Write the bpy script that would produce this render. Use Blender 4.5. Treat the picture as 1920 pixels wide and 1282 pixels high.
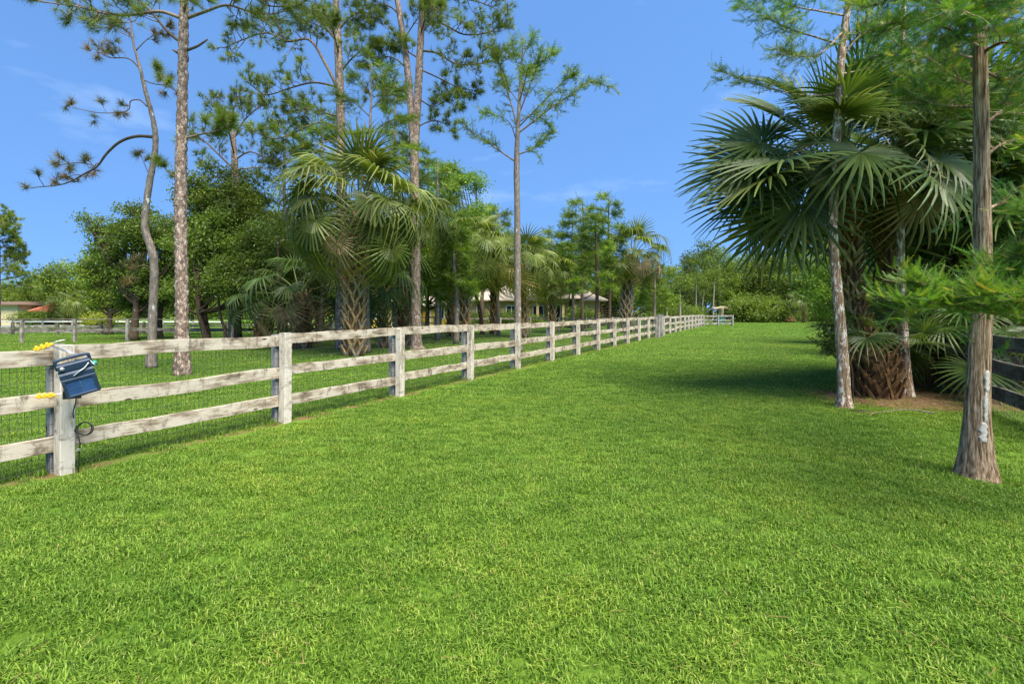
import bpy, math, random
import numpy as np
from mathutils import Vector, Matrix, noise

for o in list(bpy.data.objects):
    bpy.data.objects.remove(o, do_unlink=True)
SC = bpy.context.scene
COL = SC.collection
rng = np.random.default_rng(11)
random.seed(11)
R = math.radians

# ------------------------------------------------------------------ camera
EYE = 1.5
F = 960.0          # focal length in photograph pixels (1920 wide)
HZ = 585.0         # row of the horizon in the photograph
cam_d = bpy.data.cameras.new('camera')
cam_d.sensor_width = 36.0
cam_d.lens = 18.0
cam_d.shift_y = -56.0 / 1920.0
cam_d.clip_start = 0.05
cam_d.clip_end = 3000
cam = bpy.data.objects.new('camera', cam_d)
COL.objects.link(cam)
cam.location = (0, 0, EYE)
cam.rotation_euler = (R(90), 0, 0)
SC.camera = cam

# ------------------------------------------------------------------ world and sun
SUN_AZ = R(148)      # clockwise from +Y
SUN_EL = R(62)
W = bpy.data.worlds.new('World')
SC.world = W
W.use_nodes = True
nt = W.node_tree
nt.nodes.clear()
sky = nt.nodes.new('ShaderNodeTexSky')
sky.sky_type = 'NISHITA'
sky.sun_disc = False
sky.sun_elevation = SUN_EL
sky.sun_rotation = SUN_AZ
sky.altitude = 300
sky.air_density = 1.0
sky.dust_density = 0.0
sky.ozone_density = 2.0
hs = nt.nodes.new('ShaderNodeHueSaturation')
hs.inputs['Saturation'].default_value = 1.16
tc = nt.nodes.new('ShaderNodeTexCoord')
mp = nt.nodes.new('ShaderNodeMapping')
mp.inputs['Scale'].default_value = (1.6, 1.6, 5.0)
cn = nt.nodes.new('ShaderNodeTexNoise')
cn.inputs['Scale'].default_value = 1.5
cn.inputs['Detail'].default_value = 6
cn.inputs['Roughness'].default_value = 0.55
cr = nt.nodes.new('ShaderNodeValToRGB')
cr.color_ramp.elements[0].position = 0.60
cr.color_ramp.elements[0].color = (0, 0, 0, 1)
cr.color_ramp.elements[1].position = 0.90
cr.color_ramp.elements[1].color = (0.22, 0.22, 0.22, 1)
cm = nt.nodes.new('ShaderNodeMixRGB')
cm.inputs[2].default_value = (7.5, 8.2, 9.2, 1)
bg = nt.nodes.new('ShaderNodeBackground')
bg.inputs['Strength'].default_value = 0.108
ow = nt.nodes.new('ShaderNodeOutputWorld')
L = nt.links.new
sv = nt.nodes.new('ShaderNodeVectorMath'); sv.operation = 'ADD'; sv.inputs[1].default_value = (0, 0, 0.42)
sn = nt.nodes.new('ShaderNodeVectorMath'); sn.operation = 'NORMALIZE'
L(tc.outputs['Generated'], sv.inputs[0]); L(sv.outputs[0], sn.inputs[0]); L(sn.outputs[0], sky.inputs['Vector'])
L(sky.outputs[0], hs.inputs['Color'])
L(tc.outputs['Generated'], mp.inputs[0])
L(mp.outputs[0], cn.inputs['Vector'])
L(cn.outputs['Fac'], cr.inputs[0])
L(cr.outputs[0], cm.inputs[0])
L(hs.outputs[0], cm.inputs[1])
L(cm.outputs[0], bg.inputs['Color'])
L(bg.outputs[0], ow.inputs[0])

sun_d = bpy.data.lights.new('sun', 'SUN')
sun_d.energy = 3.9
sun_d.angle = R(45)
sun_d.color = (1.0, 0.92, 0.78)
sun = bpy.data.objects.new('sun', sun_d)
COL.objects.link(sun)
sdir = Vector((math.sin(SUN_AZ) * math.cos(SUN_EL), math.cos(SUN_AZ) * math.cos(SUN_EL), math.sin(SUN_EL)))
sun.rotation_euler = (-sdir).to_track_quat('-Z', 'Y').to_euler()
sun.location = sdir * 60

SC.view_settings.view_transform = 'Standard'
SC.view_settings.look = 'None'
SC.view_settings.gamma = 1.0
SC.view_settings.exposure = 1.62
SC.view_settings.use_curve_mapping = False

# ------------------------------------------------------------------ helpers
def P(px, py, D):
    """world point seen at photograph pixel (px, py) at depth D"""
    return np.array([(px - 960) / F * D, D, EYE - (py - HZ) / F * D])

def GD(px, D):
    return np.array([(px - 960) / F * D, D, 0.0])

class MB:
    def __init__(self):
        self.v = []; self.q = []; self.t = []; self.r = []; self.qm = []; self.tm = []; self.n = 0
    def add(self, v, q=None, t=None, rnd=None, mi=0):
        v = np.asarray(v, float).reshape(-1, 3)
        if q is not None and len(q):
            q = np.asarray(q, int).reshape(-1, 4); self.q.append(q + self.n); self.qm.append(np.full(len(q), mi))
        if t is not None and len(t):
            t = np.asarray(t, int).reshape(-1, 3); self.t.append(t + self.n); self.tm.append(np.full(len(t), mi))
        self.v.append(v)
        if rnd is None:
            rnd = 0.5
        self.r.append(np.broadcast_to(np.asarray(rnd, float), (len(v),)))
        self.n += len(v)
    def mesh(self, name, mats, origin=(0, 0, 0), smooth=False):
        me = bpy.data.meshes.new(name)
        v = np.concatenate(self.v) - np.asarray(origin, float)
        nq = sum(len(a) for a in self.q); ntr = sum(len(a) for a in self.t)
        me.vertices.add(len(v)); me.vertices.foreach_set('co', v.astype(np.float32).ravel())
        li = []
        if nq: li.append(np.concatenate(self.q).ravel())
        if ntr: li.append(np.concatenate(self.t).ravel())
        li = np.concatenate(li).astype(np.int32)
        me.loops.add(len(li)); me.loops.foreach_set('vertex_index', li)
        ls = np.concatenate([np.arange(nq) * 4, nq * 4 + np.arange(ntr) * 3]).astype(np.int32)
        me.polygons.add(nq + ntr); me.polygons.foreach_set('loop_start', ls)
        mi = np.concatenate(self.qm + self.tm).astype(np.int32)
        me.polygons.foreach_set('material_index', mi)
        me.polygons.foreach_set('use_smooth', np.full(nq + ntr, bool(smooth)))
        at = me.attributes.new('rnd', 'FLOAT', 'POINT')
        at.data.foreach_set('value', np.concatenate(self.r).astype(np.float32))
        me.update(calc_edges=True)
        for m in (mats if isinstance(mats, (list, tuple)) else [mats]):
            me.materials.append(m)
        return me
    def build(self, name, mats, parent=None, origin=(0, 0, 0), smooth=False, kind=None):
        if self.n == 0:
            return None
        o = bpy.data.objects.new(name, self.mesh(name, mats, origin, smooth))
        COL.objects.link(o)
        if parent is not None:
            o.parent = parent
        else:
            o.location = origin
        if kind: o['kind'] = kind
        return o

def tag(o, label=None, cat=None, group=None, kind=None):
    if label: o['label'] = label
    if cat: o['category'] = cat
    if group: o['group'] = group
    if kind: o['kind'] = kind
    return o

def thing(name, label, cat, loc, group=None, rz=0.0):
    o = bpy.data.objects.new(name, None)
    o.empty_display_size = 0.2
    COL.objects.link(o)
    o.location = Vector(loc)
    o.rotation_euler = (0, 0, rz)
    return tag(o, label, cat, group)

def child(name, me, parent, loc=(0, 0, 0), rot=(0, 0, 0), scl=(1, 1, 1)):
    o = bpy.data.objects.new(name, me)
    COL.objects.link(o)
    o.parent = parent
    o.location = Vector(loc); o.rotation_euler = rot; o.scale = scl
    return o

def cat_rom(pts, k=6):
    p = np.asarray(pts, float)
    if len(p) < 3:
        t = np.linspace(0, 1, k + 1)[:, None]
        return p[0] * (1 - t) + p[-1] * t
    q = np.vstack([2 * p[0] - p[1], p, 2 * p[-1] - p[-2]])
    out = []
    for i in range(1, len(q) - 2):
        t = np.linspace(0, 1, k, endpoint=False)[:, None]
        a, b, c, d = q[i - 1], q[i], q[i + 1], q[i + 2]
        out.append(0.5 * (2 * b + (c - a) * t + (2 * a - 5 * b + 4 * c - d) * t ** 2 + (3 * b - a - 3 * c + d) * t ** 3))
    out.append(p[-1:])
    return np.vstack(out)

def unit(a):
    a = np.asarray(a, float)
    return a / np.maximum(np.linalg.norm(a, axis=-1, keepdims=True), 1e-9)

def tube(mb, pts, rad, n=8, disp=None, rnd=0.5, mi=0, cap=True):
    p = np.asarray(pts, float)
    m = len(p)
    rad = np.broadcast_to(np.asarray(rad, float), (m,))
    T = unit(np.gradient(p, axis=0))
    u = np.array([1.0, 0, 0]) if abs(T[0][0]) < 0.9 else np.array([0, 1.0, 0])
    th = np.linspace(0, 2 * math.pi, n, endpoint=False)
    s = np.concatenate([[0], np.cumsum(np.linalg.norm(np.diff(p, axis=0), axis=1))])
    V = np.zeros((m, n, 3))
    for i in range(m):
        u = u - T[i] * np.dot(u, T[i]); u = u / (np.linalg.norm(u) + 1e-9)
        w = np.cross(T[i], u)
        r = np.full(n, rad[i])
        if disp is not None:
            r = disp(th, s[i], rad[i], p[i], u, w)
        V[i] = p[i] + r[:, None] * (np.cos(th)[:, None] * u + np.sin(th)[:, None] * w)
    i = np.arange(m - 1)[:, None] * n
    j = np.arange(n)[None, :]
    j2 = (j + 1) % n
    q = np.stack([i + j, i + j2, i + n + j2, i + n + j], -1).reshape(-1, 4)
    v = V.reshape(-1, 3)
    tr = []
    if cap:
        v = np.vstack([v, p[-1:] + T[-1] * rad[-1] * 0.4, p[:1]])
        k = m * n
        tr = [(((m - 1) * n + a), ((m - 1) * n + (a + 1) % n), k) for a in range(n)]
        tr += [((a + 1) % n, a, k + 1) for a in range(n)]
    mb.add(v, q, tr, rnd, mi)

def box(mb, c, h, axes=None, rnd=0.5, mi=0, bev=0.0):
    """box of half sizes h about c; axes 3x3 rows; bevelled long edges when bev > 0"""
    A = np.eye(3) if axes is None else np.asarray(axes, float)
    c = np.asarray(c, float)
    if bev <= 0:
        s = np.array([[x, y, z] for x in (-1, 1) for y in (-1, 1) for z in (-1, 1)], float) * np.asarray(h)
        q = [(0, 1, 3, 2), (4, 6, 7, 5), (0, 4, 5, 1), (2, 3, 7, 6), (0, 2, 6, 4), (1, 5, 7, 3)]
        mb.add(s @ A + c, q, None, rnd, mi)
    else:
        hx, hy, hz = h; b = bev
        prof = [(-hy + b, -hz), (hy - b, -hz), (hy, -hz + b), (hy, hz - b), (hy - b, hz), (-hy + b, hz), (-hy, hz - b), (-hy, -hz + b)]
        v = [(x, y, z) for x in (-hx, hx) for (y, z) in prof]
        q = [(i, (i + 1) % 8, 8 + (i + 1) % 8, 8 + i) for i in range(8)]
        q += [(0, 7, 6, 1)[::1], (1, 6, 5, 2), (2, 5, 4, 3), (8, 9, 14, 15), (9, 10, 13, 14), (10, 11, 12, 13)]
        mb.add(np.array(v) @ A + c, q, None, rnd, mi)

# ------------------------------------------------------------------ materials
def new_mat(name):
    m = bpy.data.materials.new(name)
    m.use_nodes = True
    t = m.node_tree
    t.nodes.clear()
    out = t.nodes.new('ShaderNodeOutputMaterial')
    return m, t, out

def N(t, kind, **kw):
    n = t.nodes.new(kind)
    for k, v in kw.items():
        if hasattr(n, k) and not k[0].isupper():
            setattr(n, k, v)
        else:
            n.inputs[k].default_value = v
    return n

def c4(c):
    return (c[0], c[1], c[2], 1.0)

def ramp(t, stops):
    n = t.nodes.new('ShaderNodeValToRGB')
    e = n.color_ramp.elements
    while len(e) < len(stops):
        e.new(0.5)
    for i, (p, c) in enumerate(stops):
        e[i].position = p
        e[i].color = c4(c)
    return n

def leaf_mat(name, stops, trans=0.35, rough=0.5, tint=None, patch=0.25, pscale=0.6, spec=0.3, objvar=0.25):
    m, t, out = new_mat(name)
    l = t.links.new
    at = N(t, 'ShaderNodeAttribute', attribute_name='rnd')
    rp = ramp(t, stops)
    l(at.outputs['Fac'], rp.inputs[0])
    geo = N(t, 'ShaderNodeNewGeometry')
    no = N(t, 'ShaderNodeTexNoise', Scale=pscale, Detail=3.0)
    l(geo.outputs['Position'], no.inputs['Vector'])
    oi = N(t, 'ShaderNodeObjectInfo')
    mr = N(t, 'ShaderNodeMapRange')
    mr.inputs['From Min'].default_value = 0.3; mr.inputs['From Max'].default_value = 0.7
    mr.inputs['To Min'].default_value = 1 - patch; mr.inputs['To Max'].default_value = 1 + patch
    l(no.outputs['Fac'], mr.inputs['Value'])
    m2 = N(t, 'ShaderNodeMapRange')
    m2.inputs['To Min'].default_value = 1 - objvar; m2.inputs['To Max'].default_value = 1 + objvar
    l(oi.outputs['Random'], m2.inputs['Value'])
    mu = N(t, 'ShaderNodeMath', operation='MULTIPLY')
    l(mr.outputs[0], mu.inputs[0]); l(m2.outputs[0], mu.inputs[1])
    mx = N(t, 'ShaderNodeVectorMath', operation='SCALE')
    l(rp.outputs[0], mx.inputs[0]); l(mu.outputs[0], mx.inputs['Scale'])
    pb = N(t, 'ShaderNodeBsdfPrincipled', Roughness=rough)
    pb.inputs['Specular IOR Level'].default_value = spec
    l(mx.outputs[0], pb.inputs['Base Color'])
    tr = N(t, 'ShaderNodeBsdfTranslucent')
    tm = N(t, 'ShaderNodeMixRGB', blend_type='MULTIPLY')
    tm.inputs[0].default_value = 1.0
    tm.inputs[2].default_value = (1.5, 1.5, 0.6, 1)
    l(mx.outputs[0], tm.inputs[1])
    l(tm.outputs[0], tr.inputs['Color'])
    ms = N(t, 'ShaderNodeMixShader')
    ms.inputs[0].default_value = trans
    l(pb.outputs[0], ms.inputs[1]); l(tr.outputs[0], ms.inputs[2])
    l(ms.outputs[0], out.inputs['Surface'])
    return m

def bark_mat(name, stops, scale=(8, 8, 3), nscale=1.0, lichen=0.0, lichen_col=(0.55, 0.56, 0.52), bump=0.5, rough=0.9, detail=6.0, lscale=2.2):
    m, t, out = new_mat(name)
    l = t.links.new
    geo = N(t, 'ShaderNodeTexCoord')
    mp_ = N(t, 'ShaderNodeMapping')
    mp_.inputs['Scale'].default_value = scale
    l(geo.outputs['Object'], mp_.inputs[0])
    no = N(t, 'ShaderNodeTexNoise', Scale=nscale, Detail=detail, Roughness=0.65)
    l(mp_.outputs[0], no.inputs['Vector'])
    rp = ramp(t, stops)
    l(no.outputs['Fac'], rp.inputs[0])
    col = rp.outputs[0]
    at = N(t, 'ShaderNodeAttribute', attribute_name='rnd')
    mr = N(t, 'ShaderNodeMapRange')
    mr.inputs['To Min'].default_value = 0.45; mr.inputs['To Max'].default_value = 1.45
    l(at.outputs['Fac'], mr.inputs['Value'])
    mx = N(t, 'ShaderNodeVectorMath', operation='SCALE')
    l(col, mx.inputs[0]); l(mr.outputs[0], mx.inputs['Scale'])
    col = mx.outputs[0]
    if lichen > 0:
        mp2 = N(t, 'ShaderNodeMapping')
        mp2.inputs['Scale'].default_value = (lscale * 2.2, lscale * 2.2, lscale)
        l(geo.outputs['Object'], mp2.inputs[0])
        n2 = N(t, 'ShaderNodeTexNoise', Scale=1.6, Detail=7.0, Roughness=0.7)
        l(mp2.outputs[0], n2.inputs['Vector'])
        r2 = ramp(t, [(0.66 - lichen * 0.2, (0, 0, 0)), (0.70 - lichen * 0.2, (1, 1, 1))])
        l(n2.outputs['Fac'], r2.inputs[0])
        mm = N(t, 'ShaderNodeMixRGB')
        mm.inputs[2].default_value = c4(lichen_col)
        l(r2.outputs[0], mm.inputs[0]); l(col, mm.inputs[1])
        col = mm.outputs[0]
    pb = N(t, 'ShaderNodeBsdfPrincipled', Roughness=rough)
    pb.inputs['Specular IOR Level'].default_value = 0.15
    l(col, pb.inputs['Base Color'])
    bp = N(t, 'ShaderNodeBump', Strength=bump, Distance=0.03)
    l(no.outputs['Fac'], bp.inputs['Height'])
    l(bp.outputs[0], pb.inputs['Normal'])
    l(pb.outputs[0], out.inputs['Surface'])
    return m

def plate_mat(name, stops, crev, scale=(11, 11, 5), bump=0.8):
    m, t, out = new_mat(name)
    l = t.links.new
    tcn = N(t, 'ShaderNodeTexCoord')
    dn = N(t, 'ShaderNodeTexNoise', Scale=6.0, Detail=4.0)
    l(tcn.outputs['Object'], dn.inputs['Vector'])
    dm = N(t, 'ShaderNodeVectorMath', operation='SCALE'); dm.inputs['Scale'].default_value = 0.16
    l(dn.outputs['Color'], dm.inputs[0])
    ad = N(t, 'ShaderNodeVectorMath', operation='ADD')
    l(tcn.outputs['Object'], ad.inputs[0]); l(dm.outputs[0], ad.inputs[1])
    mp_ = N(t, 'ShaderNodeMapping'); mp_.inputs['Scale'].default_value = scale
    l(ad.outputs[0], mp_.inputs[0])
    v1 = N(t, 'ShaderNodeTexVoronoi', Scale=1.0); l(mp_.outputs[0], v1.inputs['Vector'])
    v2 = N(t, 'ShaderNodeTexVoronoi', Scale=1.0, feature='DISTANCE_TO_EDGE'); l(mp_.outputs[0], v2.inputs['Vector'])
    rp = ramp(t, stops); 
    bw = N(t, 'ShaderNodeSeparateColor'); l(v1.outputs['Color'], bw.inputs[0])
    no = N(t, 'ShaderNodeTexNoise', Scale=30.0, Detail=6.0, Roughness=0.7); l(tcn.outputs['Object'], no.inputs['Vector'])
    ma = N(t, 'ShaderNodeMath', operation='MULTIPLY_ADD'); l(no.outputs['Fac'], ma.inputs[0]); ma.inputs[1].default_value = 0.6
    mb_ = N(t, 'ShaderNodeMath', operation='MULTIPLY'); l(bw.outputs[0], mb_.inputs[0]); mb_.inputs[1].default_value = 0.5
    l(mb_.outputs[0], ma.inputs[2]); l(ma.outputs[0], rp.inputs[0])
    re = ramp(t, [(0.01, (.85, .85, .85)), (0.12, (0, 0, 0))]); l(v2.outputs['Distance'], re.inputs[0])
    mx = N(t, 'ShaderNodeMixRGB'); mx.inputs[2].default_value = c4(crev)
    l(re.outputs[0], mx.inputs[0]); l(rp.outputs[0], mx.inputs[1])
    pb = N(t, 'ShaderNodeBsdfPrincipled', Roughness=0.9); pb.inputs['Specular IOR Level'].default_value = 0.15
    l(mx.outputs[0], pb.inputs['Base Color'])
    bp = N(t, 'ShaderNodeBump', Strength=bump, Distance=0.02); l(v2.outputs['Distance'], bp.inputs['Height'])
    l(bp.outputs[0], pb.inputs['Normal']); l(pb.outputs[0], out.inputs['Surface'])
    return m

def wood_mat(name, pale, mid, dark, amount=0.5, green=0.0):
    """weathered painted board: grain along the object's X axis"""
    m, t, out = new_mat(name)
    l = t.links.new
    tcn = N(t, 'ShaderNodeTexCoord')
    oi = N(t, 'ShaderNodeObjectInfo')
    of = N(t, 'ShaderNodeVectorMath', operation='SCALE')
    of.inputs[0].default_value = (37.0, 19.0, 53.0)
    l(oi.outputs['Random'], of.inputs['Scale'])
    ad = N(t, 'ShaderNodeVectorMath', operation='ADD')
    l(tcn.outputs['Object'], ad.inputs[0]); l(of.outputs[0], ad.inputs[1])
    m1 = N(t, 'ShaderNodeMapping'); m1.inputs['Scale'].default_value = (2.6, 34, 34)
    l(ad.outputs[0], m1.inputs[0])
    g = N(t, 'ShaderNodeTexNoise', Scale=2.0, Detail=8.0, Roughness=0.65, Distortion=0.4)
    l(m1.outputs[0], g.inputs['Vector'])
    m2 = N(t, 'ShaderNodeMapping'); m2.inputs['Scale'].default_value = (1.6, 4.0, 4.0)
    l(ad.outputs[0], m2.inputs[0])
    b = N(t, 'ShaderNodeTexNoise', Scale=1.7, Detail=5.0, Roughness=0.6)
    l(m2.outputs[0], b.inputs['Vector'])
    r1 = ramp(t, [(0.36, dark), (0.47, mid), (0.57, pale)])
    sm = N(t, 'ShaderNodeMath', operation='MULTIPLY_ADD')
    l(g.outputs['Fac'], sm.inputs[0]); sm.inputs[1].default_value = 0.55
    ml = N(t, 'ShaderNodeMath', operation='MULTIPLY'); ml.inputs[1].default_value = 0.75
    l(b.outputs['Fac'], ml.inputs[0])
    l(ml.outputs[0], sm.inputs[2])
    sh = N(t, 'ShaderNodeMath', operation='SUBTRACT'); sh.inputs[1].default_value = amount * 0.3
    l(sm.outputs[0], sh.inputs[0])
    l(sh.outputs[0], r1.inputs[0])
    # dark weather streaks with hard blotchy edges
    m3 = N(t, 'ShaderNodeMapping'); m3.inputs['Scale'].default_value = (7.0, 7.0, 3.0)
    l(ad.outputs[0], m3.inputs[0])
    s = N(t, 'ShaderNodeTexNoise', Scale=1.5, Detail=6.0, Roughness=0.7)
    l(m3.outputs[0], s.inputs['Vector'])
    r3 = ramp(t, [(0.53, (0, 0, 0)), (0.66, (1, 1, 1))])
    l(s.outputs['Fac'], r3.inputs[0])
    f3 = N(t, 'ShaderNodeMath', operation='MULTIPLY'); f3.inputs[1].default_value = 0.8
    l(r3.outputs[0], f3.inputs[0])
    mx = N(t, 'ShaderNodeMixRGB')
    mx.inputs[2].default_value = c4(dark)
    l(f3.outputs[0], mx.inputs[0]); l(r1.outputs[0], mx.inputs[1])
    # knots
    m4 = N(t, 'ShaderNodeMapping'); m4.inputs['Scale'].default_value = (3.0, 9.0, 9.0)
    l(ad.outputs[0], m4.inputs[0])
    vo = N(t, 'ShaderNodeTexVoronoi', Scale=0.9)
    l(m4.outputs[0], vo.inputs['Vector'])
    r4 = ramp(t, [(0.06, (1, 1, 1)), (0.13, (0, 0, 0))])
    l(vo.outputs['Distance'], r4.inputs[0])
    mk = N(t, 'ShaderNodeMixRGB')
    mk.inputs[2].default_value = c4([x * 0.5 for x in dark])
    l(r4.outputs[0], mk.inputs[0]); l(mx.outputs[0], mk.inputs[1])
    pb = N(t, 'ShaderNodeBsdfPrincipled', Roughness=0.85)
    pb.inputs['Specular IOR Level'].default_value = 0.2
    l(mk.outputs[0], pb.inputs['Base Color'])
    bp = N(t, 'ShaderNodeBump', Strength=0.35, Distance=0.006)
    l(g.outputs['Fac'], bp.inputs['Height'])
    l(bp.outputs[0], pb.inputs['Normal'])
    l(pb.outputs[0], out.inputs['Surface'])
    return m

def plain_mat(name, col, rough=0.6, metal=0.0, var=0.15, nscale=8.0, spec=0.4, bump=0.1):
    m, t, out = new_mat(name)
    l = t.links.new
    tcn = N(t, 'ShaderNodeTexCoord')
    no = N(t, 'ShaderNodeTexNoise', Scale=nscale, Detail=5.0)
    l(tcn.outputs['Object'], no.inputs['Vector'])
    rp = ramp(t, [(0.3, [c * (1 - var) for c in col]), (0.7, [min(1, c * (1 + var)) for c in col])])
    l(no.outputs['Fac'], rp.inputs[0])
    pb = N(t, 'ShaderNodeBsdfPrincipled', Roughness=rough, Metallic=metal)
    pb.inputs['Specular IOR Level'].default_value = spec
    l(rp.outputs[0], pb.inputs['Base Color'])
    if bump > 0:
        bp = N(t, 'ShaderNodeBump', Strength=bump, Distance=0.01)
        l(no.outputs['Fac'], bp.inputs['Height'])
        l(bp.outputs[0], pb.inputs['Normal'])
    l(pb.outputs[0], out.inputs['Surface'])
    return m

def grass_mat():
    m, t, out = new_mat('grass_blades')
    l = t.links.new
    at = N(t, 'ShaderNodeAttribute', attribute_name='rnd')
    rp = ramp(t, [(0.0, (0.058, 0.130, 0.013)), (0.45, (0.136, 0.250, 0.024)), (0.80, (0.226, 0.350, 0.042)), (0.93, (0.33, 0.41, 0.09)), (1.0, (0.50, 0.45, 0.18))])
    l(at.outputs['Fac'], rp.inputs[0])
    geo = N(t, 'ShaderNodeNewGeometry')
    n1 = N(t, 'ShaderNodeTexNoise', Scale=0.55, Detail=5.0, Roughness=0.6)
    l(geo.outputs['Position'], n1.inputs['Vector'])
    r1 = ramp(t, [(0.33, (0.80, 0.88, 0.82)), (0.5, (1, 1, 1)), (0.68, (1.22, 1.10, 1.0))])
    l(n1.outputs['Fac'], r1.inputs[0])
    mx = N(t, 'ShaderNodeMixRGB', blend_type='MULTIPLY'); mx.inputs[0].default_value = 1
    l(rp.outputs[0], mx.inputs[1]); l(r1.outputs[0], mx.inputs[2])
    n2 = N(t, 'ShaderNodeTexNoise', Scale=3.2, Detail=3.0)
    l(geo.outputs['Position'], n2.inputs['Vector'])
    r2 = ramp(t, [(0.35, (0.86, 0.92, 0.86)), (0.65, (1.14, 1.08, 1.05))])
    l(n2.outputs['Fac'], r2.inputs[0])
    my = N(t, 'ShaderNodeMixRGB', blend_type='MULTIPLY'); my.inputs[0].default_value = 1
    l(mx.outputs[0], my.inputs[1]); l(r2.outputs[0], my.inputs[2])
    pb = N(t, 'ShaderNodeBsdfPrincipled', Roughness=0.55)
    pb.inputs['Specular IOR Level'].default_value = 0.25
    l(my.outputs[0], pb.inputs['Base Color'])
    tr = N(t, 'ShaderNodeBsdfTranslucent')
    l(my.outputs[0], tr.inputs['Color'])
    ms = N(t, 'ShaderNodeMixShader'); ms.inputs[0].default_value = 0.4
    l(pb.outputs[0], ms.inputs[1]); l(tr.outputs[0], ms.inputs[2])
    l(ms.outputs[0], out.inputs['Surface'])
    return m

FA = np.array([-4.235, 4.8])                    # first post of the long board fence
FD = unit(np.array([0.4925, 1.0]))              # direction of the lane
FN = np.array([FD[1], -FD[0]])                  # towards the lawn
RA = np.array([7.30, 7.8])                      # a post of the dark fence on the right

def ground_mat():
    m, t, out = new_mat('ground_turf')
    l = t.links.new
    geo = N(t, 'ShaderNodeNewGeometry')
    n1 = N(t, 'ShaderNodeTexNoise', Scale=0.55, Detail=6.0, Roughness=0.62)
    l(geo.outputs['Position'], n1.inputs['Vector'])
    n2 = N(t, 'ShaderNodeTexNoise', Scale=22.0, Detail=6.0, Roughness=0.75)
    l(geo.outputs['Position'], n2.inputs['Vector'])
    r1 = ramp(t, [(0.33, (0.070, 0.132, 0.014)), (0.5, (0.092, 0.165, 0.018)), (0.68, (0.120, 0.195, 0.026))])
    l(n1.outputs['Fac'], r1.inputs[0])
    r2 = ramp(t, [(0.3, (0.5, 0.55, 0.5)), (0.7, (1.3, 1.3, 1.2))])
    l(n2.outputs['Fac'], r2.inputs[0])
    mx = N(t, 'ShaderNodeMixRGB', blend_type='MULTIPLY'); mx.inputs[0].default_value = 1
    l(r1.outputs[0], mx.inputs[1]); l(r2.outputs[0], mx.inputs[2])
    # bare earth along the two board fences: distance to the fence line, broken up by noise
    def line_mask(pt, off, width):
        dv = N(t, 'ShaderNodeVectorMath', operation='DOT_PRODUCT')
        l(geo.outputs['Position'], dv.inputs[0]); dv.inputs[1].default_value = (FN[0], FN[1], 0)
        sb = N(t, 'ShaderNodeMath', operation='SUBTRACT')
        l(dv.outputs['Value'], sb.inputs[0]); sb.inputs[1].default_value = float(np.dot(pt, FN)) + off
        ab = N(t, 'ShaderNodeMath', operation='ABSOLUTE'); l(sb.outputs[0], ab.inputs[0])
        n3 = N(t, 'ShaderNodeTexNoise', Scale=2.4, Detail=4.0)
        l(geo.outputs['Position'], n3.inputs['Vector'])
        ma = N(t, 'ShaderNodeMath', operation='MULTIPLY_ADD')
        l(n3.outputs['Fac'], ma.inputs[0]); ma.inputs[1].default_value = -width * 1.6
        l(ab.outputs[0], ma.inputs[2])
        mr = N(t, 'ShaderNodeMapRange')
        mr.inputs['From Min'].default_value = -width * 0.9; mr.inputs['From Max'].default_value = -width * 0.4
        mr.inputs['To Min'].default_value = 1; mr.inputs['To Max'].default_value = 0
        l(ma.outputs[0], mr.inputs['Value'])
        return mr.outputs[0]
    k1 = line_mask(FA, 0.05, 0.35)
    md = N(t, 'ShaderNodeMixRGB'); md.inputs[2].default_value = (0.15, 0.095, 0.045, 1)
    l(k1, md.inputs[0]); l(mx.outputs[0], md.inputs[1])
    pb = N(t, 'ShaderNodeBsdfPrincipled', Roughness=0.95)
    pb.inputs['Specular IOR Level'].default_value = 0.1
    l(md.outputs[0], pb.inputs['Base Color'])
    bp = N(t, 'ShaderNodeBump', Strength=0.6, Distance=0.05)
    l(n2.outputs['Fac'], bp.inputs['Height'])
    l(bp.outputs[0], pb.inputs['Normal'])
    l(pb.outputs[0], out.inputs['Surface'])
    return m

M = {}
M['ground'] = ground_mat()
M['grass'] = grass_mat()
M['fence_white'] = wood_mat('weathered_whitewash', (0.48, 0.425, 0.335), (0.28, 0.225, 0.158), (0.085, 0.066, 0.046), 0.40)
M['post_white'] = wood_mat('whitewash_post', (0.53, 0.485, 0.40), (0.37, 0.32, 0.245), (0.14, 0.11, 0.08), 0.36)
M['post_grey'] = wood_mat('grey_post', (0.34, 0.33, 0.30), (0.22, 0.20, 0.18), (0.08, 0.075, 0.065), 0.4)
M['fence_dark'] = wood_mat('dark_weathered_board', (0.16, 0.145, 0.12), (0.085, 0.078, 0.062), (0.03, 0.028, 0.024), 0.5)
M['fence_grey'] = wood_mat('grey_board', (0.30, 0.28, 0.24), (0.16, 0.145, 0.12), (0.05, 0.045, 0.04), 0.5)
M['fence_cap'] = wood_mat('cap_board_grey', (0.22, 0.20, 0.17), (0.12, 0.105, 0.085), (0.04, 0.036, 0.03), 0.5)
M['fence_clean'] = wood_mat('clean_white_board', (0.75, 0.75, 0.72), (0.6, 0.6, 0.57), (0.3, 0.29, 0.27), 0.2)
M['wire'] = plain_mat('galvanised_wire', (0.10, 0.10, 0.095), 0.6, 0.4)
M['pine_bark'] = plate_mat('pine_bark', [(0.25, (0.12, 0.085, 0.065)), (0.5, (0.25, 0.175, 0.13)), (0.7, (0.36, 0.28, 0.22)), (0.88, (0.52, 0.46, 0.40))], (0.085, 0.060, 0.046), (21, 21, 9), 0.8)
M['pine_twig'] = bark_mat('pine_twig', [(0.3, (0.07, 0.052, 0.038)), (0.7, (0.20, 0.15, 0.11))], (6, 6, 6), 2.0)
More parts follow.
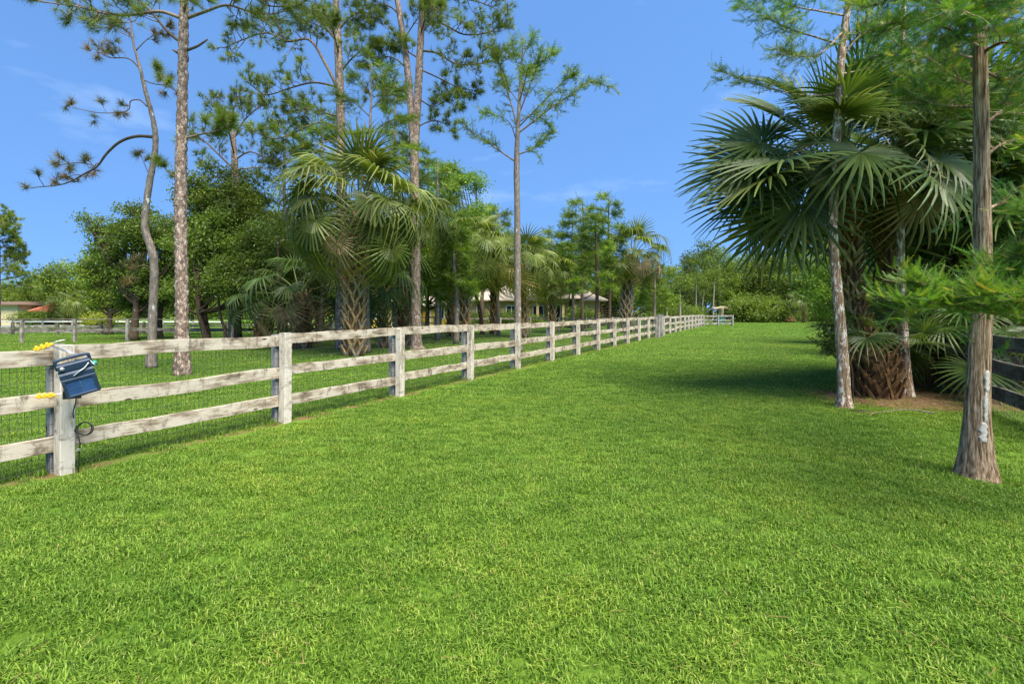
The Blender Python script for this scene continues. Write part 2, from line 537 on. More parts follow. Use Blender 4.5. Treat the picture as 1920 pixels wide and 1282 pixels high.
M['grey_bark'] = bark_mat('grey_bark', [(0.3, (0.09, 0.075, 0.06)), (0.55, (0.21, 0.175, 0.14)), (0.75, (0.34, 0.29, 0.24))], (9, 9, 3), 2.0, 0.25)
M['cypress_bark'] = bark_mat('cypress_bark', [(0.34, (0.060, 0.040, 0.024)), (0.45, (0.205, 0.138, 0.082)), (0.55, (0.36, 0.26, 0.165)), (0.66, (0.50, 0.40, 0.28))], (34, 34, 3.6), 1.5, 0.12, (0.62, 0.60, 0.54), 1.0, lscale=1.5)
M['lichen_bark'] = bark_mat('lichen_bark', [(0.34, (0.09, 0.058, 0.034)), (0.5, (0.24, 0.16, 0.095)), (0.64, (0.44, 0.32, 0.21))], (26, 26, 2.6), 1.6, 0.62, (0.62, 0.56, 0.48), 1.0, lscale=5.5)
M['pale_bark'] = bark_mat('pale_bark', [(0.3, (0.17, 0.14, 0.11)), (0.7, (0.42, 0.36, 0.29))], (12, 12, 3), 1.6, 0.2)
M['dark_bark'] = bark_mat('dark_bark', [(0.3, (0.035, 0.026, 0.018)), (0.7, (0.12, 0.085, 0.055))], (9, 9, 3), 2.0, 0.1)
M['palm_trunk'] = bark_mat('palm_fibre', [(0.3, (0.045, 0.028, 0.014)), (0.7, (0.17, 0.105, 0.05))], (12, 12, 8), 1.8)
M['boot_tan'] = bark_mat('boot_tan', [(0.25, (0.17, 0.10, 0.040)), (0.5, (0.40, 0.26, 0.115)), (0.78, (0.60, 0.46, 0.26))], (7, 7, 3), 1.5)
M['boot_grey'] = bark_mat('boot_grey', [(0.25, (0.14, 0.11, 0.075)), (0.5, (0.31, 0.255, 0.175)), (0.78, (0.48, 0.42, 0.33))], (7, 7, 3), 1.5)
M['boot_dark'] = bark_mat('boot_dark', [(0.25, (0.045, 0.027, 0.014)), (0.5, (0.15, 0.085, 0.036)), (0.78, (0.28, 0.17, 0.08))], (7, 7, 3), 1.5)
M['frond'] = leaf_mat('palm_frond', [(0.0, (0.050, 0.078, 0.014)), (0.5, (0.100, 0.136, 0.022)), (1.0, (0.200, 0.225, 0.045))], 0.30, 0.45, patch=0.2, spec=0.3, objvar=0.35)
M['frond_dark'] = leaf_mat('palm_frond_dark', [(0.0, (0.032, 0.064, 0.014)), (0.5, (0.062, 0.106, 0.023)), (1.0, (0.122, 0.168, 0.042))], 0.26, 0.42, patch=0.2, spec=0.25, objvar=0.4)
M['frond_yellow'] = leaf_mat('palm_frond_yellow', [(0.0, (0.07, 0.10, 0.020)), (0.5, (0.20, 0.20, 0.035)), (1.0, (0.42, 0.30, 0.06))], 0.35, 0.4, patch=0.2)
M['frond_dead'] = leaf_mat('palm_frond_dead', [(0.0, (0.10, 0.07, 0.035)), (0.5, (0.20, 0.145, 0.075)), (1.0, (0.33, 0.26, 0.15))], 0.2, 0.7, patch=0.2)
M['petiole'] = leaf_mat('petiole', [(0.0, (0.10, 0.13, 0.04)), (1.0, (0.20, 0.22, 0.07))], 0.0, 0.4)
M['needles'] = leaf_mat('pine_needles', [(0.0, (0.055, 0.095, 0.014)), (0.55, (0.125, 0.180, 0.026)), (0.88, (0.210, 0.255, 0.040)), (1.0, (0.30, 0.24, 0.07))], 0.25, 0.5, patch=0.3, pscale=1.2)
M['needles_brown'] = leaf_mat('pine_needles_browning', [(0.0, (0.05, 0.075, 0.018)), (0.45, (0.10, 0.115, 0.03)), (0.7, (0.22, 0.14, 0.05)), (1.0, (0.36, 0.19, 0.06))], 0.25, 0.5, patch=0.2, pscale=1.2)
M['cypress'] = leaf_mat('cypress_leaves', [(0.0, (0.030, 0.085, 0.016)), (0.5, (0.062, 0.145, 0.026)), (0.93, (0.110, 0.215, 0.042)), (1.0, (0.30, 0.26, 0.05))], 0.38, 0.5, patch=0.3, pscale=2.0)
M['cypress_near'] = leaf_mat('cypress_leaves_near', [(0.0, (0.055, 0.125, 0.020)), (0.5, (0.110, 0.225, 0.036)), (0.94, (0.185, 0.310, 0.055)), (1.0, (0.40, 0.33, 0.06))], 0.42, 0.5, patch=0.25, pscale=2.0)
M['cypress_light'] = leaf_mat('cypress_leaves_light', [(0.0, (0.050, 0.100, 0.012)), (0.5, (0.110, 0.190, 0.022)), (1.0, (0.200, 0.270, 0.040))], 0.38, 0.5, patch=0.3, pscale=1.0)
M['leaf_dark'] = leaf_mat('broad_leaf_dark', [(0.0, (0.045, 0.080, 0.012)), (0.5, (0.095, 0.148, 0.020)), (1.0, (0.170, 0.230, 0.034))], 0.38, 0.4, patch=0.35, pscale=0.8)
M['leaf_mid'] = leaf_mat('broad_leaf_mid', [(0.0, (0.055, 0.095, 0.012)), (0.5, (0.115, 0.170, 0.020)), (1.0, (0.200, 0.255, 0.034))], 0.40, 0.45, patch=0.35, pscale=0.6)
M['leaf_light'] = leaf_mat('broad_leaf_light', [(0.0, (0.050, 0.105, 0.012)), (0.5, (0.110, 0.195, 0.022)), (1.0, (0.200, 0.290, 0.040))], 0.38, 0.45, patch=0.3, pscale=0.6)
M['leaf_yellow'] = leaf_mat('broad_leaf_yellow', [(0.0, (0.10, 0.15, 0.015)), (0.5, (0.19, 0.22, 0.025)), (1.0, (0.32, 0.29, 0.04))], 0.35, 0.45)
M['lichen'] = plain_mat('lichen_crust', (0.40, 0.385, 0.34), 0.95, var=0.3, nscale=40, bump=0.1)
M['straw'] = leaf_mat('pine_straw', [(0.0, (0.10, 0.05, 0.02)), (0.5, (0.22, 0.115, 0.045)), (1.0, (0.36, 0.24, 0.11))], 0.1, 0.8, patch=0.25, pscale=2.0)
M['mulch'] = plain_mat('mulch_soil', (0.10, 0.062, 0.028), 0.95, var=0.4, nscale=14, bump=0.6)
M['plaster'] = plain_mat('cream_plaster', (0.62, 0.50, 0.28), 0.85, var=0.06, nscale=3)
M['tan_wall'] = plain_mat('tan_wall', (0.36, 0.26, 0.13), 0.85, var=0.08, nscale=3)
M['roof_cream'] = plain_mat('cream_roof', (0.40, 0.33, 0.25), 0.8, var=0.12, nscale=6)
M['roof_red'] = plain_mat('red_roof', (0.34, 0.11, 0.06), 0.8, var=0.15, nscale=6)
M['dark_glass'] = plain_mat('dark_glass', (0.02, 0.022, 0.022), 0.15, var=0.1)
M['trim'] = plain_mat('white_trim', (0.70, 0.68, 0.62), 0.6, var=0.05)
M['brown_trim'] = plain_mat('brown_trim', (0.13, 0.08, 0.05), 0.7, var=0.1)
M['navy'] = plain_mat('navy_plastic', (0.014, 0.034, 0.065), 0.55, var=0.15, nscale=20)
M['black'] = plain_mat('black_plastic', (0.012, 0.012, 0.014), 0.45, var=0.2, nscale=20)
M['yellow'] = plain_mat('yellow_plastic', (0.72, 0.40, 0.012), 0.4, var=0.1, nscale=30)
M['teal'] = plain_mat('teal_plastic', (0.03, 0.25, 0.22), 0.35, var=0.1)
M['steel'] = plain_mat('steel', (0.55, 0.55, 0.55), 0.35, 0.8, var=0.1)
M['cell'] = plain_mat('solar_cell', (0.03, 0.085, 0.22), 0.22, var=0.3, nscale=9, spec=0.7, bump=0)
M['grid'] = plain_mat('cell_grid', (0.35, 0.40, 0.48), 0.3, var=0.05)
M['bin_green'] = plain_mat('green_bin', (0.006, 0.10, 0.075), 0.4, var=0.15)
M['bleached'] = bark_mat('bleached_wood', [(0.3, (0.22, 0.18, 0.11)), (0.7, (0.42, 0.36, 0.25))], (5, 5, 5), 1.5)
M['machine'] = plain_mat('orange_paint', (0.60, 0.27, 0.02), 0.5, var=0.12)
M['sand'] = plain_mat('pale_sand', (0.42, 0.37, 0.29), 0.95, var=0.15, nscale=1.5)

# ------------------------------------------------------------------ ground
mb = MB()
mb.add([(-900, -60, 0), (900, -60, 0), (900, 1600, 0), (-900, 1600, 0)], [(0, 1, 2, 3)])
tag(mb.build('ground', M['ground']), kind='structure')

# straw bed under the palms on the right: an irregular low mound of soil
def in_bed(x, y):
    d = ((x - 7.35) / 2.1) ** 2 + ((y - 8.75) / 1.25) ** 2
    return d + 0.35 * (noise.noise(Vector((x * 1.3, y * 1.3, 3.0))))
mb = MB()
nr, na = 8, 40
vv = [(7.35, 8.75, 0.03)]
for i in range(1, nr + 1):
    for j in range(na):
        a = 2 * math.pi * j / na
        k = 1.0 + 0.18 * noise.noise(Vector((math.cos(a) * 1.7, math.sin(a) * 1.7, 5.0)))
        f = i / nr
        vv.append((7.35 + 2.1 * k * f * math.cos(a), 8.75 + 1.25 * k * f * math.sin(a), 0.03 * (1 - f * f) + 0.004 - (0.02 if i == nr else 0)))
tr = [(0, 1 + j, 1 + (j + 1) % na) for j in range(na)]
qq = [(1 + (i - 1) * na + j, 1 + i * na + j, 1 + i * na + (j + 1) % na, 1 + (i - 1) * na + (j + 1) % na) for i in range(1, nr) for j in range(na)]
mb.add(vv, qq, tr)
tag(mb.build('mulch_bed', M['mulch'], smooth=True), kind='structure')

# ------------------------------------------------------------------ fences
def board_mesh(name, Ln, th, h, mat, seed=0, bow=0.005, segs=6, bev=0.0022):
    rs = np.random.default_rng(seed)
    xs = np.linspace(0, Ln, segs + 1)
    dz = np.concatenate([[0], rs.normal(0, bow, segs - 1), [0]]); dy = np.concatenate([[0], rs.normal(0, bow * 0.6, segs - 1), [0]])
    hw = h / 2 * (1 + rs.normal(0, 0.012, segs + 1))
    b = bev; hy = th / 2
    V = []
    for i, x in enumerate(xs):
        z0 = hw[i]
        for (y, z) in [(-hy + b, -z0), (hy - b, -z0), (hy, -z0 + b), (hy, z0 - b), (hy - b, z0), (-hy + b, z0), (-hy, z0 - b), (-hy, -z0 + b)]:
            V.append((x, y + dy[i], z + dz[i]))
    q = []
    for i in range(segs):
        for j in range(8):
            q.append((i * 8 + j, i * 8 + (j + 1) % 8, (i + 1) * 8 + (j + 1) % 8, (i + 1) * 8 + j))
    e = segs * 8
    q += [(0, 7, 6, 1), (1, 6, 5, 2), (2, 5, 4, 3), (e, e + 1, e + 6, e + 7), (e + 1, e + 2, e + 5, e + 6), (e + 2, e + 3, e + 4, e + 5)]
    m_ = MB(); m_.add(V, q)
    return m_.mesh(name, mat)

UP = (0, R(-90), 0)     # turns a board's X axis upright
WIRE_CACHE = {}
def wire_mesh(Ln, H, sx=0.051, sz=0.102, r=0.0019):
    key = (round(Ln, 2), H)
    if key in WIRE_CACHE:
        return WIRE_CACHE[key]
    m_ = MB()
    def w(a, b):
        tube(m_, [a, b], r, 3, cap=False)
    x = 0.0
    while x <= Ln:
        w((x, 0, 0.02), (x, 0, H)); x += sx
    z = 0.05
    while z <= H:
        w((0, 0.002, z), (Ln, 0.002, z)); z += sz
    me = m_.mesh('wire_mesh', M['wire'])
    WIRE_CACHE[key] = me
    return me

def board_fence(label, A, d, n, sp, rails, hpost, mats, front=0.12, back=0.09, railh=0.185, th=0.036, wire=True, group=None, jit=0.012, seed=1, nw=99, cap=None):
    rs = np.random.default_rng(seed)
    a = math.atan2(d[1], d[0])
    root = thing('board_fence', label, 'fence', (A[0], A[1], 0), group, a)
    mr_, mf, mbk = mats
    for i in range(n):
        x = i * sp
        if front:
            me = board_mesh('post', hpost + rs.normal(0, jit), front, front, mf, seed * 100 + i, 0.002, 5, 0.007)
            child('post', me, root, (x, -(th / 2 + front / 2 + 0.001), -0.0), (0, R(-90) + rs.normal(0, .012), rs.normal(0, .02)))
        if back:
            me = board_mesh('back_post', hpost - 0.02 + rs.normal(0, jit), back, back * 1.2, mbk, seed * 100 + 50 + i, 0.002, 4)
            child('back_post', me, root, (x - 0.01, th / 2 + back / 2 + 0.006, 0.0), (0, R(-90) + rs.normal(0, .008), 0))
        if i == n - 1:
            break
        for k, z in enumerate(rails):
            me = board_mesh('rail', sp - 0.006, th * (0.94 if (i % 2) else 1.0), railh * (1 + rs.normal(0, 0.03)), mr_, seed * 1000 + i * 7 + k, 0.007)
            child('rail', me, root, (x + 0.003, rs.normal(0, 0.001), z + rs.normal(0, jit)), (rs.normal(0, .012), rs.normal(0, 0.006), rs.normal(0, .0008)))
        if cap:
            me = board_mesh('cap_board', sp - 0.004, 0.16, 0.035, mr_, seed * 3000 + i, 0.004)
            child('cap_board', me, root, (x, 0, hpost + 0.022), (0, 0, 0))
        if wire and i < nw:
            child('wire_mesh', wire_mesh(sp, 1.06), root, (x, th / 2 + 0.003, 0))
    return root

SP = 2.445
# lane fence, starting one bay before the frame so that the first rails run out of the picture
board_fence('long weathered white three-rail board fence beside the lawn', FA - FD * SP * 1, FD, 25, SP, (1.132, 0.69, 0.30), 1.2,
            (M['fence_white'], M['post_white'], M['post_grey']), seed=3, nw=16, railh=0.142)
# heavier posts where the lane fence changes, far down the lawn
for k, (s, hh) in enumerate(((11.55, 1.28), (12.0, 1.32))):
    q = FA + FD * SP * s + FN * 0.32
    o = thing('gate_post', ('nearer' if k == 0 else 'farther') + ' of two thick grey posts far along the white lane fence', 'post', (q[0], q[1], 0), 'thick posts in the lane fence', math.atan2(FD[1], FD[0]))
    me = board_mesh('post_shaft', hh, 0.24, 0.24, M['post_grey'], 71 + k, 0.003, 5, 0.02)
    child('post_shaft', me, o, (0, 0, 0), UP)
    me = board_mesh('post_cap', 0.28, 0.28, 0.04, M['post_grey'], 75 + k, 0.0, 2, 0.01)
    child('post_cap', me, o, (-0.14, 0, hh + 0.02))
# short return at the far end
q = FA + FD * SP * 23
board_fence('short grey board fence turning right at the far end of the lane', q, unit(np.array([0.93, 0.35])), 3, 2.0, (1.05, 0.62, 0.25), 1.2,
            (M['fence_grey'], M['post_grey'], M['post_grey']), wire=False, seed=9)
# dark fence on the right
board_fence('dark mossy board fence with wire mesh behind the right-hand palms', RA - FD * SP * 1.0, FD, 10, SP, (1.02, 0.66, 0.28), 1.2,
            (M['fence_dark'], M['fence_dark'], M['fence_dark']), front=0.0, back=0.13, railh=0.2, seed=12, nw=6)
# fences across the paddock on the left
A0 = GD(-160, 25.0)[:2]; A1 = GD(620, 26.5)[:2]
dd = A1 - A0
board_fence('grey capped board fence crossing the paddock behind the pines', A0, unit(dd), 9, float(np.linalg.norm(dd)) / 8, (0.62,), 1.12,
            (M['fence_cap'], M['fence_grey'], M['fence_grey']), front=0.13, back=0.0, railh=0.15, wire=False, seed=21, cap=True)
A0 = GD(-60, 33.0)[:2]; A1 = GD(640, 37.0)[:2]; dd = A1 - A0
board_fence('low dark two-rail fence farther back across the left paddock', A0, unit(dd), 10, float(np.linalg.norm(dd)) / 9, (0.55, 0.2), 0.85,
            (M['fence_grey'], M['fence_dark'], M['fence_dark']), front=0.14, back=0.0, railh=0.13, wire=False, seed=23)
A0 = GD(-30, 47.0)[:2]; A1 = GD(420, 46.0)[:2]; dd = A1 - A0
board_fence('thin white rail fence far back on the left near the house', A0, unit(dd), 9, float(np.linalg.norm(dd)) / 8, (0.62, 0.25), 0.75,
            (M['fence_clean'], M['post_grey'], M['post_grey']), front=0.1, back=0.0, railh=0.11, wire=False, seed=25)
A0 = GD(625, 36.0)[:2]; A1 = GD(815, 36.0)[:2]; dd = A1 - A0
board_fence('clean white three-rail fence seen between the palm and pine trunks', A0, unit(dd), 5, float(np.linalg.norm(dd)) / 4, (1.12, 0.72, 0.32), 1.2,
            (M['fence_clean'], M['fence_clean'], M['fence_clean']), front=0.1, back=0.0, railh=0.11, wire=False, seed=27)
A0 = GD(880, 38.0)[:2]; A1 = GD(1240, 44.0)[:2]; dd = A1 - A0
board_fence('pale grey rail fence in front of the cream-roofed house', A0, unit(dd), 8, float(np.linalg.norm(dd)) / 7, (1.0, 0.55), 1.1,
            (M['fence_grey'], M['post_white'], M['post_grey']), front=0.1, back=0.0, railh=0.12, wire=False, seed=29)

# ------------------------------------------------------------------ plant generators
def disp_plates(amp, fx, fz, n):
    def f(th, s, r, p, u, w):
        out = np.empty(n)
        for k in range(n):
            x = math.cos(th[k]) * r * fx; y = math.sin(th[k]) * r * fx
            d, _ = noise.voronoi(Vector((x + p[0], y + p[1], s * fz)), distance_metric='DISTANCE', exponent=2.5)
            e = min(1.0, (d[1] - d[0]) * 3.0)
            out[k] = r * (1 + 0.05 * noise.noise(Vector((x, y, s * 0.7)))) + amp * (e - 0.6)
        return out
    return f

def disp_flutes(amp, lobes, n, flare=0.0, seed=0.0):
    def f(th, s, r, p, u, w):
        out = np.empty(n)
        for k in range(n):
            x = math.cos(th[k]); y = math.sin(th[k])
            a = noise.noise(Vector((x * lobes * 0.5, y * lobes * 0.5, s * 0.9 + seed)))
            b = noise.noise(Vector((x * lobes * 1.7, y * lobes * 1.7, s * 1.6 + seed)))
            c = noise.noise(Vector((x * 1.2, y * 1.2, s * 0.5 + seed + 9)))
            fl = flare * math.exp(-s * 5.0) * (0.6 + 0.9 * noise.noise(Vector((x * 1.6, y * 1.6, seed))))
            out[k] = r * (1 + 0.10 * c) + amp * (a + 0.7 * b) + fl * r
        return out
    return f

def tufts(mb, C, Dv, K, Ln, wd, spread=0.9, rs=rng, r_lo=0.0, r_hi=1.0, sag=0.0):
    """bundles of needles: one thin triangle per needle"""
    C = np.asarray(C, float).reshape(-1, 3); Dv = unit(np.asarray(Dv, float).reshape(-1, 3))
    n = len(C)
    if n == 0: return
    rv = rs.normal(size=(n, K, 3))
    d = unit(Dv[:, None, :] * 1.0 + spread * unit(rv))
    d[..., 2] -= sag * rs.random((n, K)); d = unit(d)
    l = Ln * rs.uniform(0.65, 1.1, (n, K, 1))
    side = unit(np.cross(d, rs.normal(size=(n, K, 3))))
    b = C[:, None, :] - Dv[:, None, :] * (rs.random((n, K, 1)) * Ln * 0.45)
    v = np.stack([b - side * wd / 2, b + side * wd / 2, b + d * l + np.array([0, 0, -0.02]) * l], 2).reshape(-1, 3)
    t = np.arange(n * K * 3).reshape(-1, 3)
    base = rs.uniform(r_lo, r_hi, (n, 1))
    rr = np.clip(base * 0.6 + 0.4 * rs.uniform(r_lo, r_hi, (n, K)), 0, 1)
    mb.add(v, None, t, np.repeat(rr.ravel(), 3))

def leaves(mb, C, Nn, size, rs=rng, aspect=0.45, r=None, up=0.5):
    """folded diamond leaves"""
    C = np.asarray(C, float); n = len(C)
    if n == 0: return
    nrm = unit(rs.normal(size=(n, 3)) + np.array([0, 0, up]) + (0 if Nn is None else Nn))
    ax = unit(np.cross(nrm, rs.normal(size=(n, 3))))
    sd = np.cross(nrm, ax)
    l = size * rs.uniform(0.6, 1.25, (n, 1))
    v = np.stack([C - ax * l * .5, C + sd * l * aspect * .5 + nrm * l * .1, C + ax * l * .5 - nrm * l * .05, C - sd * l * aspect * .5 + nrm * l * .1], 1).reshape(-1, 3)
    i = np.arange(n)[:, None] * 4
    t = np.concatenate([i + np.array([[0, 1, 2]]), i + np.array([[0, 2, 3]])], 0)
    rr = rs.random(n) if r is None else r
    mb.add(v, None, t, np.repeat(rr, 4))

def sprays(mb, S, Dv, Ln, J, nl, wd, rs=rng, curl=0.5, rmul=1.0, r=None):
    """feathery cypress branchlets: a thin rachis with two rows of flat needles"""
    S = np.asarray(S, float).reshape(-1, 3); n = len(S)
    if n == 0: return
    d = unit(np.asarray(Dv, float).reshape(-1, 3))
    l = Ln * rs.uniform(0.6, 1.2, (n, 1))
    upv = np.array([0, 0, 1.0])
    bend = unit(rs.normal(size=(n, 3)) * 0.5 + upv * curl)
    def pt(t):
        return S + d * l * t + bend * l * (0.35 * t * t)
    def tg(t):
        return unit(d + bend * 0.7 * t)
    side = unit(np.cross(d, bend) + rs.normal(size=(n, 3)) * 0.25)
    rr = rs.random(n) ** 1.0 if r is None else r
    rr = np.clip(rr * rmul, 0, 1)
    ts = np.linspace(0.06, 1.0, J)
    A = []
    for t in ts:
        p = pt(t); g = tg(t); L_ = nl * (0.55 + 0.9 * math.sin(math.pi * min(1, 0.15 + 0.85 * t)) ** 0.7) * (0.45 if t > 0.97 else 1)
        for sgn in (-1, 1):
            tip = p + unit(side * sgn * 0.85 + g * 0.75 + rs.normal(size=(n, 3)) * 0.12) * L_
            A.append(np.stack([p - g * wd, p + g * wd, tip], 1))
    A = np.concatenate(A, 1).reshape(-1, 3)
    k = J * 2
    mb.add(A, None, np.arange(len(A)).reshape(-1, 3), np.repeat(rr, k * 3))
    tt = [0, 0.5, 1.0]
    w = wd * 0.35
    for a, b in zip(tt[:-1], tt[1:]):
        pa, pb_ = pt(a), pt(b)
        v = np.stack([pa - side * w, pa + side * w, pb_ + side * w, pb_ - side * w], 1).reshape(-1, 3)
        mb.add(v, np.arange(n * 4).reshape(-1, 4), None, np.repeat(np.clip(rr + 0.1, 0, 1), 4))

def along(pts, t):
    p = np.asarray(pts); n = len(p) - 1
    x = min(max(t, 0), 1) * n; i = min(int(x), n - 1)
    return p[i] * (1 - (x - i)) + p[i + 1] * (x - i), unit(p[i + 1] - p[i])

def wiggle(p0, d0, ln, n, rs, amp=0.25, sag=0.0, lift=0.0):
    pts = [np.asarray(p0, float)]; d = unit(d0)
    for i in range(n):
        d = unit(d + rs.normal(size=3) * amp + np.array([0, 0, lift - sag]))
        pts.append(pts[-1] + d * ln / n)
    return np.array(pts)

def pine_limb(root, org, pts, r0, rs, nsub=6, sublen=0.7, tuftL=0.2, K=26, wd=0.006, mat='needles', start=0.35, wood='pine_twig', extra=3, tip=True, lift=0.12):
    wb, nb = MB(), MB()
    p = cat_rom(pts, 5)
    tube(wb, p, np.linspace(r0, max(r0 * 0.25, 0.008), len(p)), 7, rnd=rs.random())
    C, Dv = [], []
    def twig(p0, d0, ln, rr):
        c = wiggle(p0, d0, ln, 4, rs, 0.28, 0.0, lift)
        tube(wb, c, np.linspace(rr, 0.004, 5), 4, rnd=rs.random(), cap=False)
        C.append(c[-1]); Dv.append(c[-1] - c[-2])
        for _ in range(extra):
            t = rs.uniform(0.35, 0.95)
            q, tg = along(c, t)
            e = wiggle(q, tg + rs.normal(size=3) * 0.8 + np.array([0, 0, .25]), ln * rs.uniform(0.2, 0.45), 2, rs, 0.2, 0, 0.1)
            tube(wb, e, np.linspace(rr * 0.5, 0.003, 3), 3, cap=False)
            C.append(e[-1]); Dv.append(e[-1] - e[-2])
    for k in range(nsub):
        t = start + (1 - start) * (k + rs.random() * 0.9) / nsub
        q, tg = along(p, t)
        sd = unit(np.cross(tg, rs.normal(size=3)))
        twig(q, tg * 0.5 + sd * 0.9 + np.array([0, 0, 0.25]), sublen * rs.uniform(0.55, 1.2) * (1.15 - 0.4 * t), max(0.006, r0 * 0.35))
    if tip:
        q, tg = along(p, 1.0)
        twig(q, tg, sublen * 0.5, max(0.006, r0 * 0.3))
    tufts(nb, C, Dv, K, tuftL, wd, 0.95, rs)
    b = wb.build('branch', M[wood], root, org, smooth=True)
    nb.build('needles', M[mat], b, org)
    return b

def cyp_limb(root, org, pts, r0, rs, ntw=16, twl=0.35, sp_step=0.03, sl=0.11, J=9, nl=0.014, wd=0.0016, mat='cypress', wood='cypress_bark', start=0.15, droop=0.02, curl=0.6, dens=1.0):
    wb, lb = MB(), MB()
    p = cat_rom(pts, 6)
    tube(wb, p, np.linspace(r0, max(0.004, r0 * 0.2), len(p)), 6, rnd=rs.random())
    S, Dv = [], []
    def run(c, t0=0.1):
        ln = float(np.sum(np.linalg.norm(np.diff(c, axis=0), axis=1)))
        m_ = max(2, int(ln / sp_step * dens))
        for i in range(m_):
            t = t0 + (1 - t0) * (i + rs.random()) / m_
            q, tg = along(c, t)
            sd = unit(np.cross(tg, np.array([0, 0, 1.0])) * rs.choice([-1, 1]) + rs.normal(size=3) * 0.5)
            S.append(q); Dv.append(tg * 0.55 + sd * 0.75)
    for k in range(ntw):
        t = start + (1 - start) * (k + rs.random()) / ntw
        q, tg = along(p, t)
        sd = unit(np.cross(tg, np.array([0, 0, 1.0])) * (1 if k % 2 else -1) + rs.normal(size=3) * 0.45)
        c = wiggle(q, tg * 0.6 + sd * 0.8, twl * rs.uniform(0.5, 1.25) * (1.2 - 0.6 * t), 5, rs, 0.16, droop)
        tube(wb, c, np.linspace(max(0.003, r0 * 0.3), 0.0015, 6), 4, cap=False, rnd=rs.random())
        run(c)
    run(p, 0.55)
    sprays(lb, S, Dv, sl, J, nl, wd, rs, curl)
    b = wb.build('branch', M[wood], root, org, smooth=True)
    lb.build('foliage', M[mat], b, org)
    return b

def px_line(lst, D):
    """(px, py[, dD]) photograph points at a depth"""
    return np.array([P(a[0], a[1], D + (a[2] if len(a) > 2 else 0)) for a in lst])

def trunk_mesh(root, org, pts, rad, mat, n=14, k=8, disp=None, name='trunk', rnd=0.5):
    m_ = MB()
    p = cat_rom(pts, k)
    rr = np.interp(np.linspace(0, 1, len(p)), np.linspace(0, 1, len(rad)), rad)
    tube(m_, p, rr, n, disp, rnd)
    return m_.build(name, mat, root, org, smooth=True)

def broad_crown(lobes, nleaf, size, rs, sub=9, shell=0.55, r_bias=0.0):
    """lobes: (x,y,z,rx,ry,rz). leaf clumps near each lobe's surface, thinner inside"""
    m_ = MB()
    vol = np.array([l[3] * l[4] * l[5] for l in lobes]) ** (2 / 3)
    cnt = (nleaf * vol / vol.sum()).astype(int)
    cl = []
    for l, c in zip(lobes, cnt):
        nc = max(4, c // 26)
        d = unit(rs.normal(size=(nc, 3)))
        f = (shell + (1 - shell) * rs.random((nc, 1)) ** 0.5) * rs.uniform(0.8, 1.12, (nc, 1))
        cc = np.array(l[:3]) + d * f * np.array(l[3:6])
        cl.append(cc)
        per = max(1, c // nc)
        g = np.repeat(cc, per, 0) + rs.normal(size=(nc * per, 3)) * np.array([1, 1, .6]) * size * 1.5
        base = np.repeat(rs.random(nc), per)
        leaves(m_, g, np.repeat(d, per, 0) * 0.5, size, rs, r=np.clip(base * 0.55 + rs.random(nc * per) * 0.45 + r_bias, 0, 1))
    return m_, np.vstack(cl)

def broad_tree(label, base, H, lobes, trunk_r, nleaf, size, mat, bark, rs, group=None, lean=(0, 0), name='broadleaf_tree', stems=1, cat='tree'):
    """lobes relative to the base"""
    base = np.asarray(base, float)
    root = thing(name, label, cat, base, group)
    tb = MB()
    for s in range(stems):
        off = np.array([0, 0, 0]) if stems == 1 else np.array([rs.normal(0, trunk_r * 2.5), rs.normal(0, trunk_r * 2.5), 0])
        top = np.array([lean[0] * H, lean[1] * H, H * 0.72]) + off * 2.5
        sp = cat_rom([off, off + top * 0.35 + rs.normal(size=3) * [.1, .1, 0], off + top * 0.7 + rs.normal(size=3) * [.15, .15, 0], off + top], 5)
        tube(tb, sp, np.concatenate([[trunk_r * 1.5], np.linspace(trunk_r * 1.05, trunk_r * 0.25, len(sp) - 1)]), 10, disp_flutes(trunk_r * 0.12, 3, 10, 0.2, s * 7.0))
        for l in lobes:
            if stems > 1 and rs.random() < 0.5:
                continue
            t = min(0.9, max(0.25, (l[2] * 0.62) / max(H, .1) + 0.05))
            q, tg = along(sp, t)
            e = np.array(l[:3])
            mid = (q + e) / 2 + np.array([0, 0, -0.12 * np.linalg.norm(e - q)]) + rs.normal(size=3) * 0.1
            tube(tb, cat_rom([q, mid, e], 4), np.linspace(trunk_r * 0.45, trunk_r * 0.08, 9), 6, cap=False)
    tb.build('trunk', M[bark], root, smooth=True)
    cm_, cl = broad_crown(lobes, int(nleaf * 2.1), size * 0.97, rs)
    cm_.build('crown', M[mat], root)
    return root

def auto_lobes(rs, n, zb, H, Wd, Dp=None, top=0.6):
    Dp = Dp or Wd
    out = []
    for i in range(n):
        f = (i + rs.random() * 0.7) / n
        z = zb + (H - zb) * (0.12 + 0.80 * f)
        k = math.sin(math.pi * (0.22 + 0.70 * f)) ** 0.8
        a = i * 2.4 + rs.normal(0, 0.4)
        rr = Wd * 0.5 * k * rs.uniform(0.35, 0.75) * (0.2 if i == n - 1 else 1)
        s = Wd * 0.5 * rs.uniform(0.36, 0.56) * (0.65 + 0.35 * k)
        out.append((math.cos(a) * rr, math.sin(a) * rr * Dp / Wd, z, s, s * Dp / Wd, s * rs.uniform(0.5, 0.75)))
    return out

